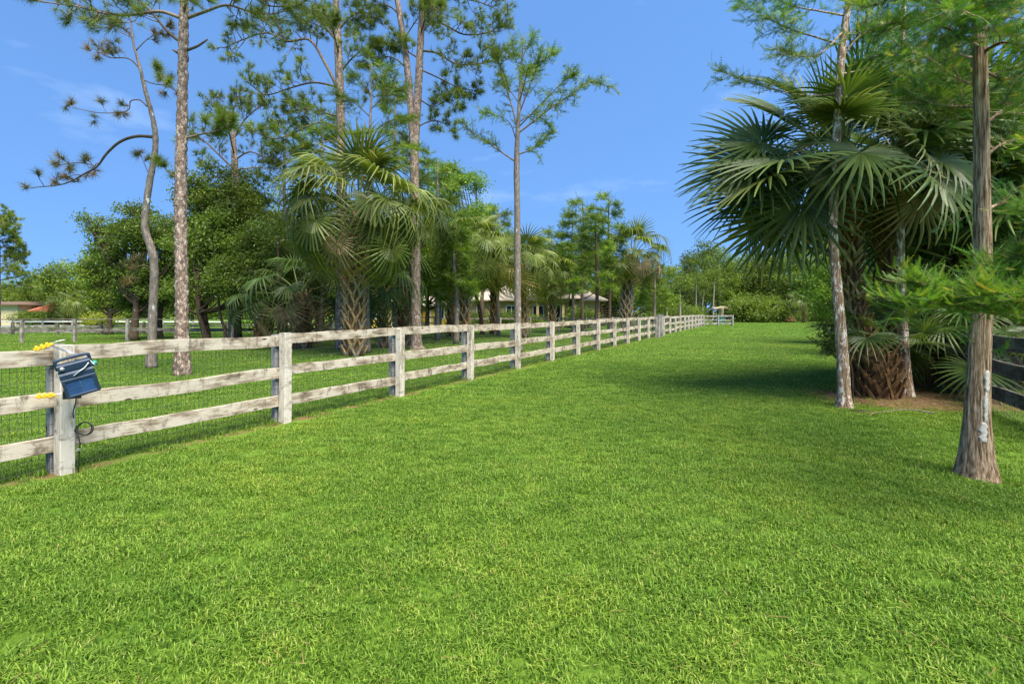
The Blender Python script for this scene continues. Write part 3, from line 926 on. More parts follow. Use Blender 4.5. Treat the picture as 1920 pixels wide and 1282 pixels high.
# ------------------------------------------------------------------ palms
def frond_mesh(name, seed, pitch, droop, mats, nseg=38, span=145, kb=0.35, cup=0.35, pet=1.0, split=0.4):
    rs = np.random.default_rng(seed)
    m_ = MB()
    t = np.linspace(0, 1, 8)[:, None]
    pp = np.hstack([t * pet, 0 * t, 0.10 * pet * np.sin(t * 2.2) - 0.06 * pet * t ** 2])
    tube(m_, pp, np.linspace(0.022, 0.012, 8), 5, rnd=0.4, mi=1)
    hast = pp[-1]
    da = R(span * 2 / nseg) / 2
    ts = np.array([0.03, 0.2, split, 0.6, 0.78, 0.9, 1.0])
    V, Q, T_, RR = [], [], [], []
    nt_ = len(ts); off = 0
    for i in range(nseg):
        a = R(-span + (i + 0.5) * span * 2 / nseg) + rs.normal(0, 0.012)
        Ls = (0.60 + 0.40 * math.cos(a * 0.5) ** 1.3) * rs.uniform(0.93, 1.05)
        dr = droop * rs.uniform(0.5, 1.5)
        sw = rs.normal(0, 0.05)
        rad = ts * Ls
        hw = np.where(ts <= split, rad * math.tan(da) * 1.02, split * Ls * math.tan(da) * np.maximum(0.04, (1 - (ts - split) / (1 - split))) ** 0.55)
        aa = a + sw * np.maximum(0, ts - split) ** 1.5
        ca, sa = np.cos(aa), np.sin(aa)
        cx, cy = rad * ca, rad * sa
        tipd = dr * (np.maximum(0, ts - 0.42) / 0.58) ** 2.0
        base = []
        for sgn in (-1, 0, 1):
            x = cx - sa * hw * sgn; y = cy + ca * hw * sgn
            z = (0.75 * hw if sgn == 0 else 0) - kb * np.maximum(x, 0) ** 2 + cup * np.abs(y) * 0.5 - cup * 0.35 * y ** 2
            base.append(np.stack([x - tipd * 0.25 * ca, y - tipd * 0.35 * sa, z - tipd], 1))
        blk = np.stack(base, 1).reshape(-1, 3)      # nt x 3
        V.append(blk)
        for j in range(nt_ - 1):
            b = off + j * 3
            Q += [(b, b + 1, b + 4, b + 3), (b + 1, b + 2, b + 5, b + 4)]
        RR.append(np.full(nt_ * 3, np.clip(0.2 + 0.6 * rs.random() , 0, 1)) + np.repeat(np.linspace(-0.1, 0.2, nt_), 3))
        off += nt_ * 3
    V = np.vstack(V)
    cp, sp_ = math.cos(pitch), math.sin(pitch)
    X = V[:, 0] * cp + V[:, 2] * sp_; Z = -V[:, 0] * sp_ + V[:, 2] * cp
    V = np.stack([X, V[:, 1], Z], 1) + hast
    m_.add(V, Q, None, np.clip(np.concatenate(RR), 0, 1), 0)
    return m_.mesh(name, mats, smooth=False)

FRONDS = {}
SETS = {'soft': [(8, 0.14, 1.0, 0.2), (22, 0.34, 1.15, 0.35), (36, 0.50, 1.2, 0.5), (48, 0.56, 1.2, 0.55), (62, 0.50, 1.1, 0.5)],
        'stiff': [(2, 0.02, 1.0, 0.05), (10, 0.05, 1.1, 0.10), (22, 0.08, 1.15, 0.15), (38, 0.14, 1.15, 0.25), (58, 0.18, 1.1, 0.3)]}
def fronds_for(key, kind='soft'):
    if (key, kind) in FRONDS: return FRONDS[key, kind]
    ms = [M[key], M['petiole' if key != 'frond_dead' else 'frond_dead']]
    FRONDS[key, kind] = [frond_mesh('frond', 31 + i, R(pt), dr, ms, pet=pe, kb=kb, split=0.34 if kind == 'stiff' else 0.30, nseg=30 if kind == 'stiff' else 25, span=150 if kind == 'stiff' else 140, cup=0.5 if kind == 'stiff' else 0.3) for i, (pt, dr, pe, kb) in enumerate(SETS[kind])]
    return FRONDS[key, kind]

def boot_mesh(mat):
    """a split leaf base: stub below, two straps parting in a V above"""
    m_ = MB()
    for s in (-1, 1):
        pts = np.array([(0.0, 0, -0.12), (s * 0.035, 0.03, 0.02), (s * 0.10, 0.055, 0.15), (s * 0.165, 0.075, 0.26)])
        w = [0.055, 0.05, 0.036, 0.022]; th = [0.012, 0.016, 0.013, 0.007]
        V = []
        for p, a, b in zip(pts, w, th):
            dx = np.array([1.0, 0, -0.35 * s]); dx /= np.linalg.norm(dx)
            for (u, v) in ((-1, -1), (1, -1), (1, 1), (-1, 1)):
                V.append(p + dx * a * u * 0.62 + np.array([0, b * v, 0]) + (np.array([0, 0.008, 0]) if v > 0 else 0))
        q = [(i * 4 + j, i * 4 + (j + 1) % 4, (i + 1) * 4 + (j + 1) % 4, (i + 1) * 4 + j) for i in range(3) for j in range(4)]
        q += [(0, 3, 2, 1), (12, 13, 14, 15)]
        m_.add(V, q, None, 0.5 + 0.1 * s)
    return m_.mesh('boot', mat)
BOOTS = {k: boot_mesh(M[k]) for k in ('boot_tan', 'boot_grey', 'boot_dark')}

def palm(label, spine, r, nfr, scale, rs, key='frond', boots=('boot_tan',), rows=20, per=6, bscale=1.0, lo=-42, hi=82, group=None, dead=0.0, yellow=0.0, name='cabbage_palm', boot_from=0.0, az0=0.0, extra=(), powr=0.75, kind='soft'):
    spine = np.asarray(spine, float)
    org = spine[0].copy()
    root = thing(name, label, 'palm', org, group)
    p = cat_rom(spine - org, 8)
    m_ = MB()
    rad = np.interp(np.linspace(0, 1, len(p)), [0, .06, .9, 1], [r * 1.15, r * 0.95, r * 0.85, r * 0.5])
    tube(m_, p, rad, 14, disp_flutes(r * 0.06, 3, 14))
    m_.build('trunk', M['palm_trunk'], root, smooth=True)
    for i in range(rows):
        t = boot_from + (1.0 - boot_from) * (i + 0.3) / rows
        q, tg = along(p, t)
        rr = r * (1.0 if t > 0.06 else 1.12) * 0.9
        for j in range(per):
            a = 2 * math.pi * (j + 0.5 * (i % 2)) / per + rs.normal(0, 0.07)
            s = bscale * rs.uniform(0.85, 1.12)
            if rs.random() < 0.06: continue
            o = child('boot', BOOTS[boots[rs.integers(len(boots))]], root, q + np.array([math.cos(a) * rr, math.sin(a) * rr, rs.normal(0, 0.015)]),
                      (R(-7) + rs.normal(0, 0.05), rs.normal(0, 0.06), a - math.pi / 2), (s, s, s))
    top = p[-1]
    for i in range(nfr):
        u = (i + 0.5) / nfr
        el = hi + (lo - hi) * u ** powr + rs.normal(0, 6)
        az = az0 + i * 2.39996 + rs.normal(0, 0.16)
        vi = 0 if el > 58 else 1 if el > 28 else 2 if el > 0 else 3
        if rs.random() < 0.2: vi = min(4, vi + 1)
        k = key
        x = rs.random()
        if u > 0.72 and x < dead * 3: k = 'frond_dead'
        elif u > 0.5 and x > 1 - yellow * 2: k = 'frond_yellow'
        s = scale * rs.uniform(0.84, 1.1)
        o = child('frond', fronds_for(k, kind)[vi], root, top + np.array([math.cos(az) * r * 0.35, math.sin(az) * r * 0.35, 0.10 - 0.30 * u * scale]), (rs.normal(0, 0.34), R(-el), az + rs.normal(0, .06)), (s, s, s))
    for (az, el, s, vi, k) in extra:
        child('frond', fronds_for(k, kind)[vi], root, top + np.array([math.cos(R(az)) * r * 0.35, math.sin(R(az)) * r * 0.35, -0.05]), (rs.normal(-0.75 if 140 < az < 220 else 0, 0.3), R(-el), R(az)), (s, s, s))
    return root

# ------------------------------------------------------------------ trees on the left
TR = []      # trunk feet, kept clear of grass: (x, y, radius)
def foot(p, r):
    TR.append((p[0], p[1], r))

# tall pine in front
rs = np.random.default_rng(101)
D = 12.2
org = P(342, 585 + 1440 / D, D); foot(org, 0.3)
root = thing('pine_tree', 'tall straight pine with scaly reddish trunk right behind the white fence', 'tree', org)
n = 40
sp = px_line([(342, 703), (341, 620), (340, 500), (339, 400), (340, 280), (343, 150), (346, 0), (350, -140), (353, -260)], D)
trunk_mesh(root, org, sp, [0.20, 0.142, 0.132, 0.128, 0.12, 0.11, 0.096, 0.07, 0.035], M['pine_bark'], n, 30, disp_plates(0.030, 9.0, 6.0, n))
for lst, r0, ns, sl in [
        ([(343, 36), (300, 22), (250, 28), (200, 26), (140, 12), (60, 2)], 0.055, 11, 0.75),
        ([(341, 82), (315, 60), (285, 25), (255, -5), (230, -40)], 0.05, 8, 0.7),
        ([(346, 36), (385, 22), (425, 10), (470, 22), (515, 26), (560, 8)], 0.05, 11, 0.7),
        ([(340, 262), (375, 252), (405, 246), (430, 232)], 0.04, 7, 0.45),
        ([(340, 175), (320, 165), (305, 150), (295, 128)], 0.016, 2, 0.2),
        ([(340, 338), (318, 325), (300, 305)], 0.018, 2, 0.22),
        ([(347, -40, 0), (380, -70, -.8), (420, -100, -1.4)], 0.05, 6, 0.7),
        ([(348, -60), (300, -100, .8), (240, -130, 1.4)], 0.05, 6, 0.7),
        ([(345, 20, 0), (352, -8, -.6), (360, -30, -1.3)], 0.045, 6, 0.6),
        ([(345, 30, 0), (340, -8, .8), (330, -40, 1.8)], 0.045, 6, 0.6)]:
    pine_limb(root, org, px_line(lst, D), r0 * .8, rs, int(ns * 1.9), sl, 0.26, 40, 0.008, extra=5)
# broken stubs
for lst in ([(352, 94), (372, 86), (389, 74)], [(334, 100), (324, 94)]):
    pp = px_line(lst, D); m_ = MB(); tube(m_, cat_rom(pp, 3), np.linspace(0.035, 0.02, len(cat_rom(pp, 3))), 7); m_.build('dead_stub', M['pine_twig'], root, org, smooth=True)

# crooked thin pine
rs = np.random.default_rng(102)
D = 13.7
org = P(284, 585 + 1440 / D, D); foot(org, 0.22)
root = thing('pine_tree', 'thin crooked half-dead pine with snaking trunk and browning needles', 'tree', org)
n = 20
sp = px_line([(284, 690), (285, 640), (287, 570), (289, 500), (284, 468), (272, 430), (274, 388), (281, 340), (290, 290), (291, 250), (284, 212), (271, 165), (262, 125), (250, 80), (245, 25)], D)
trunk_mesh(root, org, sp, [0.15, 0.108, 0.10, 0.10, 0.095, 0.09, 0.082, 0.078, 0.072, 0.066, 0.058, 0.048, 0.038, 0.026, 0.012], M['grey_bark'], n, 8, disp_plates(0.012, 9.0, 5.0, n))
for lst, r0, ns, sl, st in [
        ([(288, 257), (255, 256), (225, 266), (200, 288), (182, 312), (160, 325), (120, 345), (60, 352)], 0.045, 9, 0.5, 0.5),
        ([(181, 312), (150, 305), (110, 310)], 0.015, 4, 0.3, 0.5),
        ([(276, 200), (262, 188), (245, 190), (238, 208), (190, 212), (135, 202)], 0.02, 6, 0.4, 0.45),
        ([(262, 128), (240, 110), (205, 108), (175, 92)], 0.022, 7, 0.45, 0.3),
        ([(264, 148), (290, 158), (318, 160), (330, 172)], 0.016, 4, 0.35, 0.3),
        ([(255, 95), (275, 75), (298, 60), (310, 50)], 0.015, 5, 0.35, 0.3),
        ([(248, 70), (225, 60), (212, 45)], 0.014, 4, 0.35, 0.3),
        ([(282, 335), (272, 310), (262, 288)], 0.012, 2, 0.2, 0.6),
        ([(287, 505), (272, 498), (250, 502), (238, 522)], 0.014, 4, 0.35, 0.4)]:
    pine_limb(root, org, px_line(lst, D), r0, rs, ns, sl, 0.24, 40, 0.008, 'needles_brown', st, 'pine_twig', 3, lift=0.02)

def simple_pine(label, px, D, top_py, tr_pts, rad, limbs, seed, K=22, wd=0.008, tl=0.24, mat='needles', bark='pine_bark', nn=16, extra=3, flare=1.0):
    rs = np.random.default_rng(seed)
    org = GD(px, D); foot(org, rad[0] * 1.4)
    root = thing('pine_tree', label, 'tree', org)
    sp = px_line(tr_pts, D)
    trunk_mesh(root, org, sp, rad, M[bark], nn, 10, disp_plates(0.018, 8.0, 5.0, nn))
    for l in limbs:
        lst, r0, ns, sl = l[:4]
        pine_limb(root, org, px_line(lst, D), r0 * .8, rs, int(ns * 2.3), sl, tl * 1.1, int(K * 1.4), wd * 1.35, mat, l[4] if len(l) > 4 else 0.25, extra=extra + 2)
    return root, org, rs

# flat-topped pine behind
simple_pine('flat-topped pine rising behind the leafy trees between crooked pine and palms', 438, 25, 170,
    [(438, 643), (440, 520), (441, 420), (441, 330), (438, 270), (436, 215)], [0.26, 0.22, 0.2, 0.17, 0.12, 0.06],
    [([(441, 320), (410, 290), (380, 262), (355, 250)], .07, 7, 1.0), ([(440, 300), (470, 285), (510, 300), (540, 290)], .06, 7, 1.0),
     ([(438, 265), (420, 235), (405, 205), (400, 190)], .06, 7, 0.9), ([(437, 262), (455, 230), (480, 205), (500, 195)], .06, 7, 0.9),
     ([(436, 225), (440, 200), (450, 178)], .05, 6, 0.8), ([(439, 290, 0), (430, 250, -1.5), (425, 225, -2.8)], .05, 6, 0.9), ([(441, 335), (400, 330), (375, 300)], .04, 5, 0.8),
     ([(441, 318), (490, 315), (530, 330)], .05, 5, 0.8)], 103, 20, 0.010, 0.26)
# pine behind the big palm
simple_pine('pine rising straight behind the big palm crown with wide left limbs', 640, 20.5, 0,
    [(640, 655), (640, 520), (641, 400), (640, 280), (638, 180), (634, 90), (630, 0), (627, -90), (625, -150)], [0.26, 0.2, 0.19, 0.18, 0.165, 0.15, 0.13, 0.08, 0.04],
    [([(637, 175), (610, 120), (580, 75), (540, 78), (500, 62), (455, 75), (420, 90)], .085, 14, 1.0), ([(638, 165), (590, 155), (545, 165), (500, 178), (470, 160)], .06, 10, 0.9),
     ([(639, 240), (600, 230), (560, 245), (520, 260), (480, 250)], .055, 10, 0.9), ([(633, 80), (600, 40), (560, 15), (500, 10), (460, -20)], .07, 12, 1.0),
     ([(632, 60), (660, 30), (690, 25), (720, 50)], .06, 9, 0.9), ([(636, 140), (660, 110), (690, 90), (720, 95)], .05, 8, 0.8),
     ([(630, 10), (610, -30), (570, -60)], .06, 8, 0.9), ([(629, -10), (660, -50), (700, -70)], .06, 8, 0.9), ([(640, 262), (600, 270), (570, 300)], .04, 6, 0.7),
     ([(635, 100, 0), (625, 60, -1.6), (615, 35, -2.6)], .05, 7, 0.8), ([(633, 70, 0), (600, 50, 1.2), (575, 40, 2)], .05, 7, 0.8), ([(639, 220), (575, 205), (530, 215)], .045, 8, 0.8)], 104, 26, 0.009, 0.25)
# twin-stemmed pine
root, org, rs = simple_pine('twin-stemmed pine with grey trunk forking above the palm crowns', 781, 20.6, 0,
    [(781, 655), (780, 640), (779, 560), (779, 450), (777, 300), (783, 190), (788, 90), (793, 0), (796, -90)], [0.36, 0.23, 0.2, 0.19, 0.18, 0.155, 0.14, 0.12, 0.06],
    [([(788, 95), (820, 100), (850, 118), (880, 122), (915, 117), (950, 112)], .06, 12, 0.9), ([(789, 62), (805, 45), (820, 25), (835, 0)], .055, 8, 0.8), ([(786, 110), (762, 95), (745, 75)], .05, 5, 0.6),
     ([(780, 240), (805, 228), (830, 230), (850, 250)], .04, 6, 0.6), ([(791, 38), (830, 45), (870, 65), (920, 60), (940, 40)], .06, 11, 0.9), ([(787, 130), (830, 150), (860, 165), (890, 170)], .045, 9, 0.7),
     ([(779, 262), (760, 270), (745, 285)], .03, 4, 0.5), ([(793, 10), (840, -5), (900, 5), (935, 20)], .055, 9, 0.9), ([(790, 60, 0), (800, 30, -1.5), (815, 15, -2.6)], .05, 7, 0.8),
     ([(794, -20), (820, -60), (860, -80)], .06, 7, 0.9), ([(784, 185), (812, 200), (838, 190), (860, 205)], .04, 8, 0.6)], 105, 24, 0.009, 0.25)
sp = px_line([(777, 300), (772, 230), (766, 150), (756, 70), (745, 0), (738, -70)], 20.6)
trunk_mesh(root, org, sp, [0.15, 0.14, 0.13, 0.12, 0.105, 0.05], M['pine_bark'], 14, 10, disp_plates(0.018, 8.0, 5.0, 14), 'second_stem')
for lst, r0, ns, sl in [([(750, 30), (730, 12), (700, 10), (672, 25), (658, 45)], .05, 8, 0.7), ([(764, 130), (740, 110), (715, 108), (690, 125)], .045, 8, 0.7),
                        ([(768, 180), (745, 165), (720, 168), (700, 185)], .04, 8, 0.7), ([(746, 5), (725, -30), (690, -40)], .05, 7, 0.8), ([(757, 75), (780, 40), (800, 20)], .04, 6, 0.7)]:
    pine_limb(root, org, px_line(lst, 20.6), r0 * .8, rs, int(ns * 2.3), sl, 0.27, 34, 0.012, start=0.25, extra=5)

# slender cypresses of the paddock
def slim_cypress(label, px, D, tr_pts, rad, limbs, seed, mat='cypress_light', bark='grey_bark', sl=0.22, nl=0.05, wd=0.007, J=5, step=0.06, name='cypress_tree'):
    rs = np.random.default_rng(seed)
    org = GD(px, D); foot(org, rad[0] * 1.5)
    root = thing(name, label, 'tree', org)
    trunk_mesh(root, org, px_line(tr_pts, D), rad, M[bark], 12, 8, disp_flutes(rad[0] * 0.06, 3, 12, 0.3))
    for (lst, r0, ntw, twl) in limbs:
        cyp_limb(root, org, px_line(lst, D), r0, rs, int(ntw * 1.5), twl * 1.1, step * .62, sl * 1.15, J, nl * 1.15, wd * 1.5, mat, 'pine_twig', 0.2)
    return root
slim_cypress('slender cypress with pale pole-like trunk standing alone above the fence', 972, 19.2,
    [(972, 660), (971, 600), (970, 450), (969, 310), (971, 240), (975, 170), (979, 110), (982, 65)], [0.17, 0.13, 0.12, 0.105, 0.085, 0.06, 0.035, 0.012],
    [([(969, 305), (940, 285), (915, 268), (885, 248), (868, 230)], .035, 12, 0.55), ([(970, 290), (992, 282), (1015, 265), (1035, 245)], .03, 14, 0.55),
     ([(971, 250), (995, 232), (1030, 205), (1065, 182), (1105, 155), (1150, 165)], .04, 20, 0.65), ([(971, 248), (960, 200), (945, 150), (935, 115), (930, 90)], .035, 16, 0.65),
     ([(973, 215), (990, 170), (1005, 130), (1015, 100)], .03, 14, 0.6), ([(975, 170), (995, 130), (1025, 110), (1040, 100)], .025, 14, 0.6), ([(977, 140), (965, 105), (960, 80)], .02, 10, 0.5),
     ([(970, 270), (955, 230), (925, 215), (905, 210)], .02, 9, 0.5), ([(972, 230), (1000, 215), (1020, 225), (1030, 235)], .02, 8, 0.45), ([(979, 110), (990, 85), (1000, 70)], .015, 8, 0.45),
     ([(974, 190, 0), (985, 150, -1), (990, 125, -1.8)], .025, 10, 0.5), ([(974, 195, 0), (950, 160, 1), (940, 135, 1.8)], .025, 10, 0.5), ([(971, 240), (1020, 190), (1060, 150), (1080, 140)], .025, 14, 0.55)], 201)
slim_cypress('feathery light green cypress with thin stem in front of the big palm', 689, 18.6,
    [(689, 662), (688, 560), (689, 440), (692, 320), (694, 240), (696, 170), (697, 120)], [0.12, 0.09, 0.085, 0.07, 0.05, 0.03, 0.012],
    [([(692, 330), (650, 310), (610, 318), (575, 300)], .025, 14, 0.6), ([(693, 300), (730, 280), (770, 275), (800, 285)], .025, 14, 0.6), ([(693, 270), (650, 245), (615, 240), (580, 250)], .025, 14, 0.6),
     ([(694, 250), (735, 225), (775, 220)], .022, 14, 0.6), ([(695, 220), (660, 190), (630, 180)], .022, 14, 0.6), ([(695, 205), (730, 175), (755, 170)], .02, 14, 0.55), ([(696, 180), (670, 150), (655, 140)], .018, 12, 0.5),
     ([(696, 170), (715, 140), (735, 130)], .018, 12, 0.5), ([(697, 140), (690, 115), (685, 95)], .012, 10, 0.45), ([(693, 285, 0), (680, 260, -1.2), (670, 250, -2)], .02, 12, 0.5), ([(693, 320, 0), (720, 305, -1), (745, 300, -1.8)], .02, 12, 0.5)], 202)
for i, (px, D, topy, w, sd, lab) in enumerate([
        (1092, 36, 375, 45, 203, 'light green cypress left of the far palm, its crown the broader of the thin-stemmed three'),
        (1117, 31, 400, 34, 204, 'thin dark-stemmed cypress directly above the lane fence left of the far palm'),
        (1142, 37, 365, 40, 205, 'tall sparse cypress just touching the far palm crown on its left'),
        (1226, 42, 495, 22, 206, 'small thin sapling right of the far palm'),
        (856, 24, 420, 26, 207, 'pencil-thin pale sapling standing between the twin-stemmed pine and the lone cypress'),
        (820, 27, 300, 60, 208, 'bushy light green cypress whose crown shows right of the twin-stemmed pine'),
        (935, 33, 385, 40, 209, 'light green cypress behind the palm left of the lone cypress pole'),
        (1095 - 60, 40, 430, 30, 210, 'short light green cypress above the cream-roofed house'),
        (535, 26, 225, 62, 211, 'feathery cypress filling the sky gap left of the biggest palm crown'),
        (600, 28, 190, 58, 212, 'feathery cypress topping out behind the straight pine over the big palm'),
        (742, 27, 150, 50, 213, 'feathery cypress between the big palm crown and the twin-stemmed pine'),
        (1075, 39, 400, 34, 214, 'leafy cypress leftmost of the thin stems right of the cream-roofed house')]):
    rs = np.random.default_rng(sd)
    gy = 585 + 1440 / D
    H = gy - topy
    limbs = []
    nb_ = 15
    for k in range(nb_):
        f = 0.34 + 0.62 * k / (nb_ - 1)
        y0 = gy - H * f
        ln = w * (1.25 - 0.85 * (f - 0.34) / 0.62) * rs.uniform(0.7, 1.2)
        s = 1 if k % 2 else -1
        a = rs.uniform(-1, 1)
        dz = rs.uniform(-1.0, 1.0) * w * D / 960
        limbs.append(([(px, y0), (px + s * ln * 0.5, y0 - ln * 0.25, dz * .5), (px + s * ln, y0 - ln * rs.uniform(0.1, 0.55), dz)], 0.025, 9, 0.6))
    slim_cypress(lab, px, D, [(px, gy), (px + rs.normal(0, 2), gy - H * .4), (px + rs.normal(0, 3), gy - H * .75), (px, gy - H)], [0.13, 0.10, 0.07, 0.02], limbs, sd, 'cypress_light', 'dark_bark' if i in (0, 1, 2) else 'grey_bark', 0.34, 0.09, 0.014, 4, 0.085)

# ------------------------------------------------------------------ palms on the left and far
def pg(px, D): return GD(px, D)
rs = np.random.default_rng(301)
b = GD(664, 17.6); foot(b, 0.5)
palm('biggest cabbage palm behind the fence, broad crown over a tan criss-cross trunk', [b, P(664, 560, 17.6), P(667, 470, 17.6), P(672, 400, 17.6)], 0.30, 42, 1.50, rs, 'frond', ('boot_tan', 'boot_tan', 'boot_grey'), 20, 6, 1.2, -40, 76, dead=0.03, powr=0.8)
rs = np.random.default_rng(302)
b = GD(757, 22.5); foot(b, 0.4)
palm('cabbage palm half hidden behind the twin-stemmed pine', [b, P(758, 500, 22.5), P(765, 420, 22.5)], 0.27, 24, 1.25, rs, 'frond', ('boot_grey',), 14, 6, 1.1, -35, 75)
rs = np.random.default_rng(303)
b = GD(566, 21.0); foot(b, 0.4)
palm('short shaggy palm with low crown left of the biggest palm trunk', [b, P(566, 590, 21), P(562, 548, 21)], 0.33, 18, 1.25, rs, 'frond_dark', ('boot_dark', 'boot_grey'), 9, 6, 1.2, -30, 70, dead=0.2)
rs = np.random.default_rng(304)
b = GD(720, 21.5); foot(b, 0.35)
palm('short palm with low fans right of the biggest palm trunk', [b, P(718, 590, 21.5), P(716, 540, 21.5)], 0.22, 16, 1.3, rs, 'frond_dark', ('boot_grey', 'boot_tan'), 10, 5, 1.0, -25, 60)
rs = np.random.default_rng(305)
b = GD(872, 27.5); foot(b, 0.4)
palm('cabbage palm with pale slim trunk midway between twin-stemmed pine and lone cypress', [b, P(871, 540, 27.5), P(876, 470, 27.5)], 0.27, 24, 1.3, rs, 'frond', ('boot_grey', 'boot_tan'), 15, 6, 1.15, -42, 78)
rs = np.random.default_rng(306)
b = GD(981, 30); foot(b, 0.4)
palm('cabbage palm whose round crown spreads behind the lone cypress pole', [b, P(979, 560, 30), P(980, 497, 30)], 0.28, 32, 1.36, rs, 'frond', ('boot_grey', 'boot_tan'), 15, 6, 1.15, -45, 80, yellow=0.12)
rs = np.random.default_rng(307)
b = GD(1176, 38); foot(b, 0.5)
palm('cabbage palm with pale thick trunk and dark dead skirt behind the far lane fence', [b, P(1175, 560, 38), P(1186, 478, 38)], 0.42, 32, 1.5, rs, 'frond', ('boot_grey',), 16, 7, 1.4, -50, 80, dead=0.25)
for i, (px, D, py, sc, lab) in enumerate([(600, 27, 430, 1.25, 'cabbage palm peeking behind the left side of the biggest palm'), (845, 31, 470, 1.2, 'cabbage palm low behind the slim pale trunk right of the twin-stemmed pine'), (925, 34, 485, 1.25, 'cabbage palm just left of the lone cypress pole, behind the round-crowned one'), (1035, 36, 520, 1.15, 'short cabbage palm in front of the cream-roofed porch')]):
    rs = np.random.default_rng(320 + i)
    b = GD(px, D); foot(b, .35)
    palm(lab, [b, P(px + 1, (py + 585) / 2 + 15, D), P(px + 3, py, D)], .25, 24, sc, rs, 'frond', ('boot_grey', 'boot_tan'), 12, 6, 1.1, -45, 76, dead=.08, yellow=.05)
rs = np.random.default_rng(308)
b = GD(490, 22.5); foot(b, 0.35)
palm('leaning young palm with twisted trunk among the dark leafy trees', [b, P(493, 600, 22.5), P(500, 565, 22.5)], 0.26, 14, 1.1, rs, 'frond_dark', ('boot_dark', 'boot_grey'), 8, 6, 1.1, -30, 65)
rs = np.random.default_rng(309)
b = GD(128, 50); foot(b, 0.3)
palm('feathery small palm far off between the beige house and yellow bush', [b, P(128, 590, 50), P(127, 575, 50)], 0.22, 18, 1.2, rs, 'frond', ('boot_dark',), 4, 5, 1.2, -35, 70)
rs = np.random.default_rng(310)
b = GD(1507, 72); foot(b, 0.3)
palm('small bright palm with orange trunk at the far end of the lawn', [b, P(1507, 585, 72), P(1508, 572, 72)], 0.24, 16, 1.5, rs, 'frond', ('boot_tan',), 6, 5, 1.3, -20, 70)

# ------------------------------------------------------------------ leafy trees, left middle distance
LR = np.random.default_rng(4000)
def lob(base, lst):
    """(px, py, dD, rx_px, rz_px) -> lobes relative to base"""
    out = []
    D = base[1]
    for (px, py, dD, rx, rz) in lst:
        p = P(px, py, D + dD) - base
        s = (D + dD) / F
        k_ = 7
        for q in range(k_):
            d = unit(LR.normal(size=3)) * LR.uniform(0.45, 0.95)
            f = LR.uniform(0.36, 0.6)
            out.append((p[0] + d[0] * rx * s, p[1] + d[1] * rx * s * .9, p[2] + d[2] * rz * s, rx * s * f, rx * s * f, rz * s * f * LR.uniform(.6, 1.0)))
    return out
b = GD(402, 24.5); foot(b, 0.25)
broad_tree('dark leafy tree with trunk close right of the tall pine', b, 5.5, lob(b, [(390, 520, 0, 55, 40), (420, 470, 1, 60, 42), (370, 470, 0, 50, 40), (400, 420, .5, 60, 40), (440, 530, -1, 45, 30), (360, 545, 0, 40, 30)]), 0.14, 9500, 0.17, 'leaf_dark', 'dark_bark', np.random.default_rng(401), stems=2)
b = GD(446, 25.5); foot(b, 0.3)
broad_tree('bright green tree with tall rounded top behind the dark leafy trees', b, 6.8, lob(b, [(430, 370, 0, 60, 40), (470, 350, 0, 45, 32), (400, 345, 0, 42, 28), (450, 420, 0, 60, 40), (390, 400, 0, 45, 35), (490, 410, 0, 40, 35), (365, 370, 0, 30, 25)]), 0.2, 9500, 0.17, 'leaf_mid', 'dark_bark', np.random.default_rng(402))
b = GD(250, 27); foot(b, 0.3)
broad_tree('spreading oak with ragged outline left of the crooked pine', b, 5.2, lob(b, [(235, 445, 0, 55, 32), (190, 430, 0, 36, 16), (275, 420, 0, 45, 30), (300, 470, 0, 50, 38), (230, 490, 0, 42, 30), (280, 520, 0, 48, 35), (170, 415, -.5, 22, 10), (255, 400, 0, 30, 14), (215, 465, 0, 36, 18)]), 0.2, 9000, 0.17, 'leaf_dark', 'dark_bark', np.random.default_rng(403))
b = GD(300, 29); foot(b, 0.3)
broad_tree('mid green bushy tree filling the gap behind the two front pines', b, 5.0, lob(b, [(305, 540, 0, 50, 35), (330, 500, 0, 45, 35), (330, 440, 0, 40, 35), (260, 555, 0, 40, 26)]), 0.15, 6000, 0.17, 'leaf_mid', 'dark_bark', np.random.default_rng(404))
b = GD(480, 23.5); foot(b, 0.25)
DROOP = broad_tree('dark drooping leafy tree just left of the biggest palm', b, 4.6, lob(b, [(480, 520, 0, 50, 40), (510, 480, 0, 45, 40), (455, 480, 0, 45, 35), (520, 540, -.5, 38, 25), (490, 440, 0, 42, 32)]), 0.13, 8500, 0.16, 'leaf_dark', 'dark_bark', np.random.default_rng(405), stems=3)
b = GD(548, 25); foot(b, 0.2)
broad_tree('dark broadleaf tree behind the short shaggy palm', b, 4.8, lob(b, [(560, 500, 0, 55, 45), (600, 470, 0, 50, 45), (590, 540, 0, 45, 30), (540, 450, 0, 45, 35)]), 0.15, 7000, 0.17, 'leaf_dark', 'dark_bark', np.random.default_rng(406), stems=2)
b = GD(745, 27); foot(b, 0.2)
broad_tree('dark broadleaf tree filling behind the half hidden palm', b, 4.8, lob(b, [(720, 500, 0, 50, 40), (760, 470, 0, 55, 45), (740, 540, 0, 50, 25), (800, 500, 0, 50, 40), (820, 450, 0, 45, 35)]), 0.15, 7500, 0.18, 'leaf_mid', 'dark_bark', np.random.default_rng(407), stems=2)
